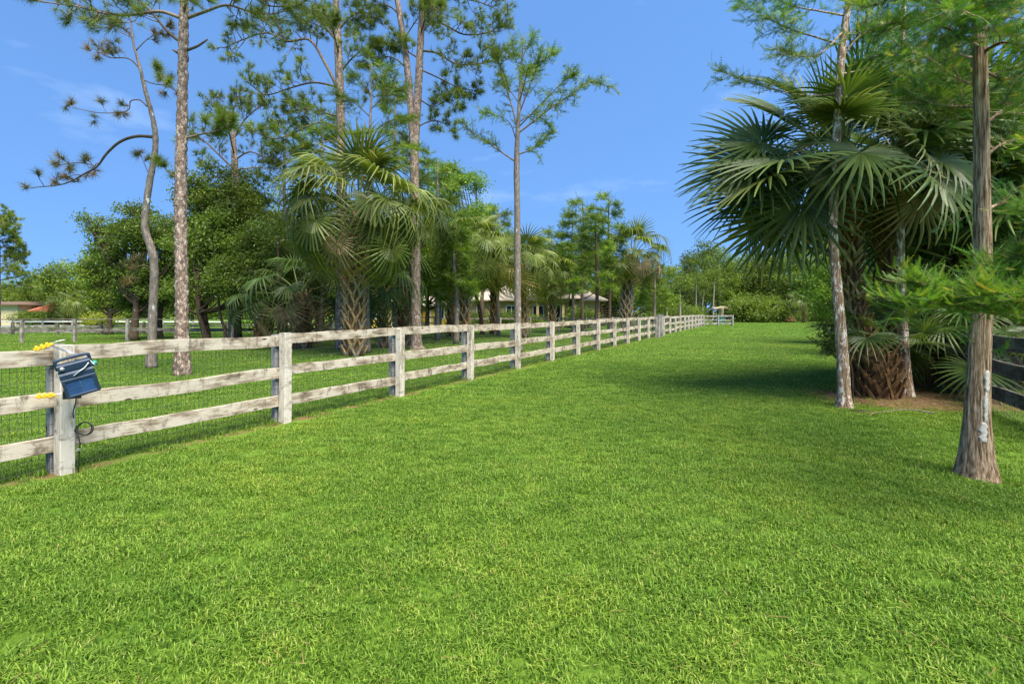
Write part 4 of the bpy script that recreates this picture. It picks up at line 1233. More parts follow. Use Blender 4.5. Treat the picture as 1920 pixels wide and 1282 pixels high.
for i, (px, D, top, w, mat, lab) in enumerate([
        (345, 33, 400, 55, 'leaf_mid', 'green tree whose crown shows just left of the tall pine trunk'),
        (505, 32, 355, 60, 'leaf_mid', 'green tree rising behind the drooping tree left of the big palm'),
        (575, 33, 375, 55, 'leaf_mid', 'green tree seen through the left fans of the biggest palm'),
        (690, 34, 380, 60, 'leaf_mid', 'green tree directly behind the biggest palm trunk'),
        (800, 35, 360, 60, 'leaf_light', 'light green tree right behind the twin-stemmed pine'),
        (205, 34, 455, 45, 'leaf_mid', 'green tree low behind the spreading oak on the left')]):
    b = GD(px, D); foot(b, .25)
    mid = (top + 590) / 2; hh = 590 - top
    broad_tree(lab, b, (585 - top) / F * D * .9 + 1.3, lob(b, [(px, top + hh * .2, 0, w * .7, hh * .18), (px - w * .5, top + hh * .42, 0, w * .7, hh * .2), (px + w * .5, top + hh * .45, 0, w * .7, hh * .2), (px, top + hh * .62, 0, w * .9, hh * .2), (px + w * .3, top + hh * .8, 0, w * .8, hh * .12), (px - w * .4, top + hh * .78, 0, w * .7, hh * .12)]), 0.16, 5200, 0.2, mat, 'dark_bark', np.random.default_rng(480 + i))
b = GD(905, 44); foot(b, 0.2)
broad_tree('light green tree rising left of the lone cypress behind the palms', b, 8.0, lob(b, [(850, 370, 0, 45, 32), (880, 340, 0, 32, 22), (830, 330, 0, 32, 20), (900, 400, 0, 40, 28), (860, 430, 0, 48, 32), (920, 450, 0, 42, 28)]), 0.22, 7500, 0.24, 'leaf_light', 'dark_bark', np.random.default_rng(408))
b = GD(1070, 50); foot(b, 0.3)
broad_tree('light green tree behind the house and thin cypresses', b, 7, lob(b, [(1085, 470, 0, 40, 30), (1060, 500, 0, 35, 28), (1110, 510, 0, 38, 30), (1135, 480, 0, 35, 25), (1030, 480, 0, 32, 24), (1000, 460, 0, 34, 24)]), 0.22, 7000, 0.28, 'leaf_light', 'dark_bark', np.random.default_rng(409))
b = GD(1130, 56); foot(b, 0.3)
broad_tree('dark green tree low behind the far palm trunk', b, 4.6, lob(b, [(1140, 550, 0, 40, 25), (1180, 555, 0, 40, 25), (1210, 540, 0, 40, 30), (1165, 525, 0, 40, 25), (1235, 565, 0, 32, 20)]), 0.2, 6500, 0.28, 'leaf_mid', 'dark_bark', np.random.default_rng(410))
# bare trunks standing in the shade of that grove
for i, (px, D, hpx, r, mat, lab) in enumerate([(425, 23.5, 560, 0.07, 'dark_bark', 'thin dark trunk, middle one of the slim trunks under the leafy trees'), (434, 23.0, 555, 0.06, 'grey_bark', 'thin brown trunk right of the middle slim trunk under the leafy trees'),
                                      (524, 22, 470, 0.09, 'dark_bark', 'straight dark trunk just left of the short shaggy palm'), (596, 24, 540, 0.09, 'grey_bark', 'thin grey trunk between shaggy palm and biggest palm'),
                                      (823, 29, 430, 0.10, 'pale_bark', 'slim pale trunk leaning a little between twin-stemmed pine and slim palm'), (905, 34, 500, 0.12, 'dark_bark', 'dark slanting trunk in front of the house wall')]):
    rs = np.random.default_rng(450 + i)
    org = GD(px, D); foot(org, r)
    root = thing('slim_tree', lab, 'tree', org)
    gy = 585 + 1440 / D
    ln = (-14 if i == 5 else rs.normal(0, 5))
    pts = px_line([(px, gy), (px + ln * .4 + 1.5, gy * .7 + hpx * .3), (px + ln * 1.1, gy * .3 + hpx * .7), (px + ln * 1.5, hpx - 30)], D)
    trunk_mesh(root, org, pts, [r * 1.3, r, r * .85, r * .4], M[mat], 10, 8, disp_flutes(r * .08, 3, 10, .3))
    top = pts[-1] - org
    cm_, _ = broad_crown([(top[0] + rs.normal(0, .4), top[1], top[2] + rs.normal(0, .2), 0.8, 0.8, 0.45) for _ in range(3)], 900, 0.16, rs)
    cm_.build('crown', M['leaf_dark' if i < 4 else 'leaf_mid'], root)
# bare dead limb on the drooping tree
m_ = MB()
for lst, r0 in (([(515, 500), (560, 486), (600, 478), (640, 470)], .03), ([(612, 478), (590, 505), (570, 520), (545, 540)], .024), ([(575, 468), (592, 480), (600, 478)], .012), ([(575, 468), (560, 490), (548, 500)], .014), ([(555, 470), (575, 468), (590, 480)], .014)):
    pp = cat_rom(px_line(lst, 22.8), 5); tube(m_, pp, np.linspace(r0, .008, len(pp)), 5)
m_.build('dead_limb', M['pale_bark'], DROOP, tuple(DROOP.location), smooth=True)

# ------------------------------------------------------------------ far trees
proto = {}
rs = np.random.default_rng(499)
wm = MB()
nn_ = 30000
pxs = rs.uniform(-500, 2450, nn_); Ds = rs.uniform(100, 112, nn_)
hh = 6.5 + 2.5 * np.array([noise.noise(Vector((a * .012, 0, 4.0))) for a in pxs]) + np.where(np.abs(pxs - 1400) < 260, 1.5, 0)
leaves(wm, np.stack([(pxs - 960) / F * Ds, Ds, hh * rs.random(nn_) ** .8], 1), np.array([0, -.8, 0]), 1.15, rs, .6)
tag(wm.build('distant_woods', M['leaf_dark']), 'dark mass of distant woods along the whole horizon', 'woods', kind='stuff')
def far_proto(key, seed, n, zb, H, Wd, nleaf, size, mat, bark, tr_r):
    rs = np.random.default_rng(seed)
    lb = auto_lobes(rs, n, zb, H, Wd)
    cm_, _ = broad_crown(lb, int(nleaf * 1.25), size * 1.15, rs, shell=0.45)
    tb = MB()
    sp = cat_rom([(0, 0, 0), (rs.normal(0, .15), rs.normal(0, .15), H * .35), (rs.normal(0, .25), rs.normal(0, .2), H * .7), (0, 0, H * .92)], 5)
    tube(tb, sp, np.linspace(tr_r * 1.2, tr_r * .2, len(sp)), 8)
    for l in lb:
        q, _ = along(sp, min(.9, max(.2, l[2] / H * .75)))
        tube(tb, cat_rom([q, (q + np.array(l[:3])) / 2 + [0, 0, -.2], l[:3]], 3), np.linspace(tr_r * .4, tr_r * .1, 7), 5, cap=False)
    proto[key] = (tb.mesh('trunk', M[bark], smooth=True), cm_.mesh('crown', M[mat]))
far_proto('a', 501, 10, 1.6, 11.0, 8.0, 5200, 0.34, 'leaf_dark', 'pale_bark', 0.2)
far_proto('b', 502, 9, 1.0, 9.0, 8.5, 5200, 0.34, 'leaf_mid', 'pale_bark', 0.2)
far_proto('c', 503, 12, 2.0, 13.0, 7.0, 5200, 0.32, 'leaf_dark', 'pale_bark', 0.2)
far_proto('d', 504, 8, 0.4, 6.0, 8.0, 4800, 0.32, 'leaf_mid', 'dark_bark', 0.2)
far_proto('e', 505, 9, 1.0, 9.0, 7.5, 5000, 0.32, 'leaf_light', 'dark_bark', 0.2)
far_proto('s', 506, 7, 0.0, 3.0, 5.5, 3600, 0.26, 'leaf_mid', 'dark_bark', 0.08)
far_proto('t', 507, 7, 0.0, 3.0, 5.0, 3600, 0.28, 'leaf_dark', 'dark_bark', 0.08)
def far_tree(key, px, D, s, rz, label, group, name='broadleaf_tree', cat='tree', sz=None):
    t_, c_ = proto[key]
    root = thing(name, label, cat, GD(px, D), group, rz)
    child('trunk', t_, root, scl=(s, s, sz or s)); child('crown', c_, root, scl=(s, s, sz or s))
    return root
rs = np.random.default_rng(510)
k = 0
for (px, D, key, topy) in [(1228, 84, 'a', 520), (1262, 92, 'c', 500), (1290, 86, 'c', 470), (1322, 95, 'a', 455), (1348, 88, 'c', 462), (1385, 92, 'b', 480), (1418, 96, 'a', 470), (1452, 88, 'b', 480), (1490, 92, 'a', 455),
                           (1525, 86, 'c', 430), (1556, 95, 'a', 440), (1590, 84, 'c', 430), (1640, 88, 'a', 430), (1700, 84, 'c', 430), (1200, 92, 'c', 500), (1165, 96, 'a', 500), (1120, 90, 'c', 510), (1760, 84, 'a', 430), (1830, 80, 'c', 430)]:
    Ht = (585 - topy) / F * D + 1.5
    H0 = {'a': 11.0, 'b': 9.0, 'c': 13.0}[key]
    far_tree(key, px, D, Ht / H0, rs.uniform(0, 6.28), 'dark green tree in the tree line closing the far end of the lawn', 'trees in the far tree line')
for (px, D, key, topy) in [(-60, 62, 'b', 520), (20, 66, 'd', 530), (75, 64, 'b', 520), (120, 60, 'b', 490), (165, 66, 'e', 492), (205, 62, 'b', 500), (245, 66, 'b', 505), (300, 68, 'b', 500), (360, 66, 'e', 500), (430, 66, 'b', 500), (500, 68, 'b', 505), (570, 64, 'b', 505), (640, 66, 'a', 500), (700, 68, 'b', 505), (760, 66, 'b', 500), (830, 68, 'a', 490), (900, 70, 'b', 480), (960, 68, 'e', 470), (1020, 70, 'b', 480), (1075, 72, 'a', 500)]:
    Ht = (585 - topy) / F * D + 1.5
    H0 = {'a': 11.0, 'b': 9.0, 'c': 13.0, 'd': 6.0, 'e': 9.0}[key]
    far_tree(key, px, D, Ht / H0, rs.uniform(0, 6.28), 'rounded green tree in the tree belt behind the left paddock and houses', 'trees in the belt behind the paddock')
# bushes at the foot of the far tree line
for (px, D, key, s) in [(1240, 66, 's', .9), (1275, 70, 't', .8), (1300, 74, 's', .8), (1395, 76, 't', 1.0), (1420, 74, 's', 1.25), (1450, 75, 't', 1.1), (1475, 80, 's', 1.0), (1540, 80, 't', 1.2), (1575, 78, 's', 1.2)]:
    far_tree(key, px, D, s, rs.uniform(0, 6.28), 'low dark bush at the foot of the tree line past the lawn', 'bushes below the far tree line', 'bush', 'bush')
far_tree('s', 52, 55, .55, 1.0, 'dark green bush beside the red-roofed house corner', None, 'bush', 'bush')
root = far_tree('s', 186, 44, .35, 2.0, 'round yellow-green bush behind the paddock fences', None, 'bush', 'bush')
cm_, _ = broad_crown([(0, 0, .7, .9, .8, .5), (.5, 0, .55, .6, .6, .45), (-.5, .1, .5, .6, .6, .45)], 2200, .13, np.random.default_rng(520))
root.children[1].data = cm_.mesh('crown', M['leaf_yellow']); root.children[1].scale = (1.4, 1.4, 1.4)
for i, (px, D, sc, lab) in enumerate([(945, 46, .5, 'round shrub left of the cream-roofed porch'), (1000, 47, .42, 'low shrub at the left corner of the cream-roofed porch'), (1090, 47, .62, 'bigger shrub right of the cream-roofed porch'), (900, 45, .5, 'shrub below the left end of the cream-roofed house'), (770, 44, .5, 'shrub hiding the foot of the yellow outbuilding')]):
    far_tree('s' if i % 2 else 't', px, D, sc, i * 1.3, lab, None, 'bush', 'bush')
# straight pale stems in front of the far wood
for i, (px, D) in enumerate([(1305, 74), (1337, 78), (1275, 62), (1226 + 24, 58), (1318, 82)]):
    rs2 = np.random.default_rng(530 + i)
    org = GD(px, D)
    root = thing('slim_tree', 'pale slender bare-stemmed tree against the dark far wood', 'tree', org, 'pale stems before the far wood')
    H = rs2.uniform(4.5, 7.5)
    pts = np.array([(0, 0, 0), (rs2.normal(0, .1), 0, H * .5), (rs2.normal(0, .2), 0, H)]) + org
    trunk_mesh(root, org, pts, [.13, .1, .05], M['pale_bark'], 8, 6)
    cm_, _ = broad_crown([(rs2.normal(0, .5), rs2.normal(0, .5), H + rs2.normal(0, .4), 1.0, 1.0, .6) for _ in range(3)], 700, .28, rs2)
    cm_.build('crown', M['leaf_mid'], root)
# tiered pine at the far left edge
rs = np.random.default_rng(540)
D = 42
org = GD(-6, D)
root = thing('pine_tree', 'layered pine with flat foliage tiers at the far left edge', 'tree', org)
trunk_mesh(root, org, px_line([(-6, 619), (-5, 500), (-4, 430), (-4, 402)], D), [.25, .2, .12, .03], M['pine_bark'], 10, 8)
for i in range(20):
    f = i / 19
    py = 548 - 138 * f
    s = 1 if i % 2 else -1
    ln = (72 - 52 * f) * rs.uniform(.75, 1.1)
    dz = rs.uniform(-1.6, 1.6)
    pine_limb(root, org, px_line([(-5, py), (-5 + s * ln * .5, py - 6, dz * .5), (-5 + s * ln, py - 4 + rs.normal(0, 3), dz)], D), .05, rs, 15, .85, .32, 26, .03, extra=4, lift=0.05, start=.2)

# ------------------------------------------------------------------ right-hand group
# foreground cypress with fluted trunk
rs = np.random.default_rng(601)
D = 4.65
org = GD(1830, D); foot(org, 0.26)
root = thing('cypress_tree', 'nearest cypress on the right with thick fluted reddish-brown trunk', 'tree', org)
n = 110
sp = px_line([(1830, 895), (1831, 850), (1833, 780), (1836, 700), (1840, 600), (1842, 480), (1841, 350), (1839, 200), (1837, 60), (1836, -60), (1835, -250), (1834, -500), (1832, -760)], D)
trunk_mesh(root, org, sp, [0.142, 0.116, 0.094, 0.083, 0.076, 0.066, 0.058, 0.052, 0.047, 0.043, 0.04, 0.03, 0.012], M['cypress_bark'], n, 20, disp_flutes(0.0075, 11.0, n, 0.22, 3.0))
# crusty white lichen patches on its right flank
rsl = np.random.default_rng(660)
spd = cat_rom(sp, 20)
for (y0, y1, a0, wid) in ((690, 735, 40, 20), (728, 790, 34, 15), (786, 826, 26, 28), (560, 590, 45, 14)):
    m_ = MB()
    V, Q = [], []
    nv, nu = 14, 7
    cam_a = math.atan2(-org[1], -org[0])
    for iv in range(nv):
        py = y0 + (y1 - y0) * iv / (nv - 1)
        z = EYE - (py - HZ) / F * D
        k = int(np.argmin(np.abs(spd[:, 2] - z)))
        rr = np.interp(py, [560, 600, 700, 780, 850], [.073, .077, .085, .096, .118]) + .0035
        env = math.sin(math.pi * (iv + .4) / nv) ** .5
        l0 = a0 - wid * env * rsl.uniform(.5, 1.1); l1 = a0 + wid * env * rsl.uniform(.5, 1.1)
        for iu in range(nu):
            a = cam_a + R(l0 + (l1 - l0) * iu / (nu - 1))
            e = -.012 if iu in (0, nu - 1) or iv in (0, nv - 1) else rsl.uniform(-.0008, .0008)
            V.append((spd[k, 0] + math.cos(a) * (rr + e), spd[k, 1] + math.sin(a) * (rr + e), z))
    for iv in range(nv - 1):
        for iu in range(nu - 1):
            b_ = iv * nu + iu; Q.append((b_, b_ + 1, b_ + nu + 1, b_ + nu))
    m_.add(V, Q)
    m_.build('lichen_patch', M['lichen'], root, org, smooth=True)
def cl(lst, **kw):
    args = dict(ntw=30, twl=0.42, sp_step=0.027, sl=0.13, J=9, nl=0.024, wd=0.0042, mat='cypress', wood='cypress_bark', start=0.18)
    args.update(kw)
    cyp_limb(root, org, px_line(lst, D), 0.016, rs, **args)
for lst in ([(1838, 160), (1800, 150, .1), (1740, 110, .3), (1680, 95, .5), (1630, 110, .7)], [(1838, 90), (1790, 60, -.2), (1730, 40, -.4), (1660, 45, -.5)],
            [(1838, 30), (1780, 10, .2), (1700, -10, .5), (1640, 10, .7)], [(1838, 200), (1790, 200, .3), (1740, 190, .6), (1690, 165, 1.0)],
            [(1839, 100), (1880, 80, -.2), (1930, 90, -.4), (1990, 110, -.6)], [(1839, 60), (1880, 20, .2), (1940, 0, .4), (2000, 10, .6)],
            [(1840, 300), (1880, 270, .1), (1930, 260, .2), (1990, 280, .3)], [(1841, 400), (1880, 380, .2), (1930, 385, .3), (1990, 400, .4)],
            [(1838, -20), (1800, -60, -.5), (1740, -90, -1.0)], [(1837, -80), (1880, -120, .5), (1950, -150, .9)], [(1837, 50, 0), (1820, 20, -.5), (1790, 20, -1.0)],
            [(1837, 20, 0), (1860, -30, -.5), (1900, -40, -1.0)], [(1840, 240), (1890, 200, .3), (1950, 180, .6)], [(1838, 130), (1880, 150, .5), (1940, 170, .9)],
            [(1838, 110), (1800, 110, .5), (1750, 140, 1.1), (1700, 150, 1.5)], [(1838, -10), (1790, -30, .5), (1730, -20, 1.2)], [(1838, 70), (1860, 60, .6), (1910, 50, 1.4)]):
    cl(lst)
# neighbouring cypress just outside the frame whose low bough reaches in
rs = np.random.default_rng(602)
D = 3.45
org = GD(2160, D); foot(org, 0.2)
root = thing('cypress_tree', 'cypress at the right edge whose low green bough crosses the nearest trunk', 'tree', org)
sp = px_line([(2160, 1002), (2158, 800), (2156, 500), (2155, 100), (2152, -400)], D)
trunk_mesh(root, org, sp, [0.19, 0.14, 0.115, 0.09, 0.05], M['cypress_bark'], 32, 14, disp_flutes(0.010, 9.0, 32, 0.4, 8.0))
for lst, k_ in (([(2156, 640), (2060, 628), (1960, 602), (1900, 588), (1830, 570), (1780, 552), (1740, 536), (1700, 528)], 30), ([(1985, 608), (1900, 592), (1830, 582), (1780, 572), (1720, 566), (1680, 566)], 24),
                ([(2156, 560), (2060, 545, .1), (1980, 530, .2), (1900, 515, .3), (1850, 512, .4)], 26), ([(2156, 480), (2060, 470), (1980, 470, .1), (1900, 480, .2)], 22),
                ([(2156, 420), (2060, 400), (1980, 390, .1), (1925, 395, .2)], 18), ([(2156, 300), (2060, 270, -.1), (1970, 255, -.2)], 14), ([(2060, 570), (1960, 560, -.1), (1880, 552, -.15), (1810, 556, -.2)], 24)):
    cl(lst, ntw=int(k_ * 1.5), twl=0.28, sp_step=0.016, sl=0.125, J=12, nl=0.016, wd=0.0030, mat='cypress_near', start=0.18, curl=1.8, droop=-0.03)
# slim lichen-spotted cypress in front of the palms
rs = np.random.default_rng(603)
D = 8.0
org = GD(1583, D); foot(org, 0.2)
root = thing('cypress_tree', 'slim cypress with white-blotched trunk at the lawn edge before the palms', 'tree', org)
n = 36
sp = px_line([(1583, 765), (1582, 735), (1579, 660), (1572, 570), (1564, 480), (1562, 410), (1566, 320), (1571, 210), (1578, 100), (1590, 10), (1600, -80), (1606, -220), (1606, -380)], D)
trunk_mesh(root, org, sp, [0.115, 0.092, 0.08, 0.073, 0.069, 0.064, 0.061, 0.058, 0.053, 0.047, 0.04, 0.026, 0.01], M['lichen_bark'], n, 14, disp_flutes(0.008, 7.0, n, 0.45, 5.0))
for lst, k_ in (([(1576, 85), (1530, 70), (1490, 58), (1440, 35), (1390, 5)], 20), ([(1585, 30), (1530, 20), (1480, 10), (1430, -15)], 16), ([(1578, 110), (1610, 70), (1650, 50), (1700, 35)], 18),
                ([(1572, 175), (1520, 180, .2), (1460, 170, .4), (1400, 152, .6), (1345, 132, .8)], 15), ([(1580, 60), (1540, 100, -.3), (1495, 105, -.5), (1465, 90, -.6)], 12), ([(1575, 140), (1620, 130, .3), (1670, 110, .6), (1720, 120, .9)], 18),
                ([(1592, 0), (1640, -20), (1700, -20)], 16), ([(1598, -60), (1550, -110), (1490, -130)], 16), ([(1588, 20, 0), (1600, 0, -.7), (1620, 10, -1.3)], 14), ([(1580, 70, 0), (1640, 40, .8), (1690, 80, 1.4)], 16)):
    cl(lst, ntw=int(k_ * 1.5), twl=0.45, sp_step=0.026, sl=0.16, J=7, nl=0.030, wd=0.0050, mat='cypress' if k_ > 15 else 'cypress_light', start=0.3)
# bough of browned sprays lower left
# third thin trunk
rs = np.random.default_rng(604)
D = 9.0
org = GD(1698, D); foot(org, 0.2)
root = thing('cypress_tree', 'thin mossy cypress trunk standing right of the thick palm base', 'tree', org)
n = 24
sp = px_line([(1698, 745), (1697, 700), (1693, 620), (1690, 540), (1688, 460), (1690, 330), (1692, 180), (1694, 30), (1694, -120)], D)
trunk_mesh(root, org, sp, [0.12, 0.088, 0.075, 0.07, 0.065, 0.06, 0.05, 0.04, 0.02], M['lichen_bark'], n, 10, disp_flutes(0.006, 6.0, n, 0.5, 15.0))
for lst in ([(1692, 180), (1660, 150), (1620, 140)], [(1692, 150), (1740, 120), (1790, 125)], [(1693, 90), (1650, 60), (1610, 60)], [(1694, 50), (1740, 20), (1800, 20)], [(1694, 0), (1660, -40), (1620, -50)], [(1693, 120, 0), (1720, 90, .6), (1760, 80, 1.2)], [(1690, 300), (1730, 280, .4), (1770, 290, .8)]):
    cl(lst, ntw=24, twl=0.45, sp_step=0.026, sl=0.16, J=7, nl=0.030, wd=0.0050, start=0.2)

# palms of the right-hand clump
rs = np.random.default_rng(611)
b = P(1634, 738, 9.3); b[2] = 0; foot(b, 0.55)
PR1 = palm('leftmost palm of the right-hand clump, fans reaching over the lawn', [b, P(1618, 640, 9.3), P(1601, 540, 9.2), P(1592, 420, 9.1), P(1580, 310, 9.0)], 0.125, 26, 1.12, rs, 'frond_dark', ('boot_dark', 'boot_tan'), 24, 6, 0.72, -26, 86, yellow=0.06, dead=0.10, kind='stiff',
     extra=[(172, 42, 1.2, 1, 'frond_dark'), (180, 16, 1.32, 1, 'frond_dark'), (188, -4, 1.38, 1, 'frond_dark'), (197, -12, 1.42, 1, 'frond'), (172, -18, 1.36, 1, 'frond_dark'), (150, 66, 1.1, 0, 'frond_dark'), (181, -36, 1.3, 2, 'frond_yellow'), (212, -32, 1.3, 2, 'frond_dark'), (185, 2, 1.4, 2, 'frond_dark'), (205, -4, 1.35, 1, 'frond_dark'), (168, 0, 1.38, 1, 'frond_dark'), (190, -44, 1.25, 2, 'frond_dark'), (235, 30, 1.0, 2, 'frond'), (290, 0, 0.95, 3, 'frond'), (270, -12, 0.9, 2, 'frond')])
rs = np.random.default_rng(612)
b = P(1680, 736, 9.6); b[2] = 0; foot(b, 0.5)
PR2 = palm('middle palm of the right-hand clump with dark shaggy trunk', [b, P(1676, 640, 9.6), P(1668, 540, 9.6), P(1664, 420, 9.6), P(1684, 300, 9.7)], 0.115, 30, 1.2, rs, 'frond_dark', ('boot_dark',), 24, 6, 0.72, -38, 80, dead=0.15, kind='stiff',
     extra=[(265, 5, 1.0, 2, 'frond'), (300, 12, 1.05, 2, 'frond_dark'), (320, -5, 1.1, 2, 'frond_dark')])
rs = np.random.default_rng(613)
b = GD(1790, 11.0); foot(b, 0.4)
palm('rightmost palm of the right-hand clump, behind the nearest cypress trunk', [b, P(1792, 560, 11), P(1800, 420, 11), P(1812, 320, 11)], 0.20, 28, 1.3, rs, 'frond_dark', ('boot_dark',), 20, 6, 0.9, -38, 80, kind='stiff')
rs = np.random.default_rng(614)
b = GD(1905, 10.0); foot(b, 0.4)
palm('palm at the right edge of the picture behind the dark fence', [b, P(1905, 560, 10), P(1900, 420, 10)], 0.2, 24, 1.2, rs, 'frond_dark', ('boot_dark',), 16, 6, 0.9, -40, 80, kind='stiff')
rs = np.random.default_rng(619)
b = GD(1752, 10.6); foot(b, .35)
palm('palm between the middle and rightmost palms of the right-hand clump', [b, P(1750, 600, 10.6), P(1742, 450, 10.6), P(1748, 330, 10.6)], 0.14, 26, 1.2, rs, 'frond_dark', ('boot_dark',), 20, 6, 0.72, -40, 78, kind='stiff')
# thick boot-covered base of the clump
rs = np.random.default_rng(615)
bb = P(1642, 745, 8.95); bb[2] = 0; foot(bb, 0.5)
palm('stout pineapple-like palm base with chunky cut leaf stubs', [bb, bb + np.array([0, 0, .35]), bb + np.array([-.02, 0.02, .85])], 0.31, 9, 0.62, rs, 'frond_dark', ('boot_dark',), 7, 9, 0.95, 5, 75, name='palm_stump', kind='stiff')
# ferns rooted in the boots of the two front palms
for kk, (rt, line) in enumerate(((PR1, [(1628, 650), (1606, 540), (1596, 470), (1610, 600)]), (PR2, [(1682, 650), (1674, 540), (1670, 450), (1676, 600), (1668, 400)]))):
    rs = np.random.default_rng(650 + kk)
    m_ = MB()
    for (px, py) in line:
        c = P(px, py, 9.1 if kk == 0 else 9.4)
        n_ = 16
        S = c + rs.normal(size=(n_, 3)) * [.07, .07, .10]
        dv = rs.normal(size=(n_, 3)) * [1, .7, .4] + np.array([0, -.5, .3])
        sprays(m_, S, dv, .34, 12, .055, .009, rs, -0.9)
    m_.build('fern_tuft', M['leaf_mid'], rt, tuple(rt.location))
# palmettos
rs = np.random.default_rng(616)
b = GD(1737, 10.0); foot(b, 0.3)
palm('waist-high palmetto with star-shaped fan left of the nearest cypress trunk', [b, b + np.array([.02, 0, .5]), b + np.array([.0, -.1, 1.15])], 0.15, 14, 0.72, rs, 'frond_dark', ('boot_dark',), 7, 5, 0.7, -30, 70, name='palmetto', kind='stiff', extra=[(262, 25, 0.75, 3, 'frond_dark'), (280, 0, .75, 3, 'frond_dark')])
rs = np.random.default_rng(617)
b = GD(1680, 10.6)
palm('palmetto with narrow fans tucked behind the stout palm base', [b, b + np.array([0, 0, .3]), b + np.array([.0, 0, .8])], 0.12, 12, 0.75, rs, 'frond_dark', ('boot_dark',), 4, 5, 0.7, -15, 75, name='palmetto', kind='stiff')
rs = np.random.default_rng(618)
b = GD(1795, 9.2)
palm('low palmetto drooping over the dark fence rail', [b, b + np.array([0, 0, .3]), b + np.array([.0, 0, .75])], 0.10, 10, 0.7, rs, 'frond_dark', ('boot_dark',), 3, 5, 0.7, -30, 60, name='palmetto', kind='stiff')

# leafy sucker at the lawn edge
rs = np.random.default_rng(620)
org = P(1598, 752, 8.35); org[2] = 0
root = thing('shrub', 'small dark leafy shrub poking left from behind the blotched trunk', 'shrub', org)
wb, lb = MB(), MB()
for k, (px, py) in enumerate([(1540, 610), (1535, 640), (1560, 600), (1552, 655), (1530, 625), (1565, 630), (1548, 598)]):
    e = P(px, py, 8.35 + rs.normal(0, .15)) - org
    c = cat_rom([np.array([rs.normal(0, .02), rs.normal(0, .02), 0]), np.array([-.05, 0, .6]) + rs.normal(size=3) * .04, (e + np.array([-.05, 0, .6])) / 2 + [0, 0, .08], e], 5)
    tube(wb, c, np.linspace(.012, .003, len(c)), 5)
    for t in np.linspace(.62, 1, 11):
        q, tg = along(c, t)
        leaves(lb, q + rs.normal(size=(7, 3)) * .05, None, .085, rs, .42, up=.8)
wb.build('stem', M['dark_bark'], root, smooth=True)
lb.build('leaves', M['leaf_dark'], root)
# green growth beyond the right fence
for i, (px, D, lst, mat, lab) in enumerate([
        (1600, 24, [(1600, 470, 0, 70, 45), (1560, 520, 0, 50, 40), (1640, 540, 0, 60, 45), (1610, 580, 0, 55, 30), (1540, 560, 0, 45, 30)], 'leaf_light', 'bright leafy tree glimpsed between the slim blotched trunk and the palm trunks'),
        (1700, 17, [(1700, 520, 0, 70, 50), (1680, 440, 0, 80, 55), (1740, 470, 0, 70, 50), (1720, 590, 0, 70, 35), (1650, 380, 0, 70, 45)], 'leaf_mid', 'leafy tree behind the middle palm of the right clump'),
        (1810, 16, [(1800, 520, 0, 80, 55), (1830, 430, 0, 90, 60), (1770, 380, 0, 80, 50), (1850, 580, 0, 90, 40), (1760, 580, 0, 60, 30)], 'leaf_dark', 'dark leafy tree behind the rightmost palm and nearest trunk'),
        (1930, 15, [(1920, 500, 0, 90, 60), (1900, 400, 0, 90, 60), (1960, 330, 0, 100, 70), (1880, 300, 0, 80, 55), (1930, 590, 0, 80, 30)], 'leaf_mid', 'leafy tree at the right picture edge beyond the dark fence'),
        (1780, 22, [(1760, 260, 0, 90, 60), (1850, 240, 0, 90, 60), (1700, 320, 0, 70, 50), (1900, 180, 0, 80, 60), (1800, 330, 0, 80, 50)], 'leaf_dark', 'tall dark tree high behind the right-hand palms'),
        (1850, 13.5, [(1850, 640, 0, 70, 40), (1800, 620, 0, 60, 40), (1900, 630, 0, 60, 40)], 'leaf_dark', 'dark low thicket just behind the right-hand fence')]):
    b = GD(px, D); foot(b, .25)
    broad_tree(lab, b, max(l[1] for l in [(0, EYE - (q[1] - HZ) / F * D) for q in lst]) * .95, lob(b, lst), 0.16 if i < 5 else 0.05, 6500, 0.15, mat, 'dark_bark', np.random.default_rng(630 + i), stems=1 if i < 5 else 3, name='broadleaf_tree' if i < 5 else 'bush', cat='tree' if i < 5 else 'bush')

# ------------------------------------------------------------------ buildings
def wall_box(m_, x0, x1, y0, y1, z0, z1):
    box(m_, ((x0 + x1) / 2, (y0 + y1) / 2, (z0 + z1) / 2), ((x1 - x0) / 2, (y1 - y0) / 2, (z1 - z0) / 2))

def hip_roof(m_, x0, x1, y0, y1, ze, zr, inset, th=0.12):
    ym = (y0 + y1) / 2
    v = [(x0, y0, ze), (x1, y0, ze), (x1, y1, ze), (x0, y1, ze), (x0 + inset, ym, zr), (x1 - inset, ym, zr),
         (x0, y0, ze - th), (x1, y0, ze - th), (x1, y1, ze - th), (x0, y1, ze - th)]
    m_.add(v, [(0, 1, 5, 4), (2, 3, 4, 5), (0, 6, 7, 1), (1, 7, 8, 2), (2, 8, 9, 3), (3, 9, 6, 0), (6, 9, 8, 7)], [(1, 2, 5), (3, 0, 4)])

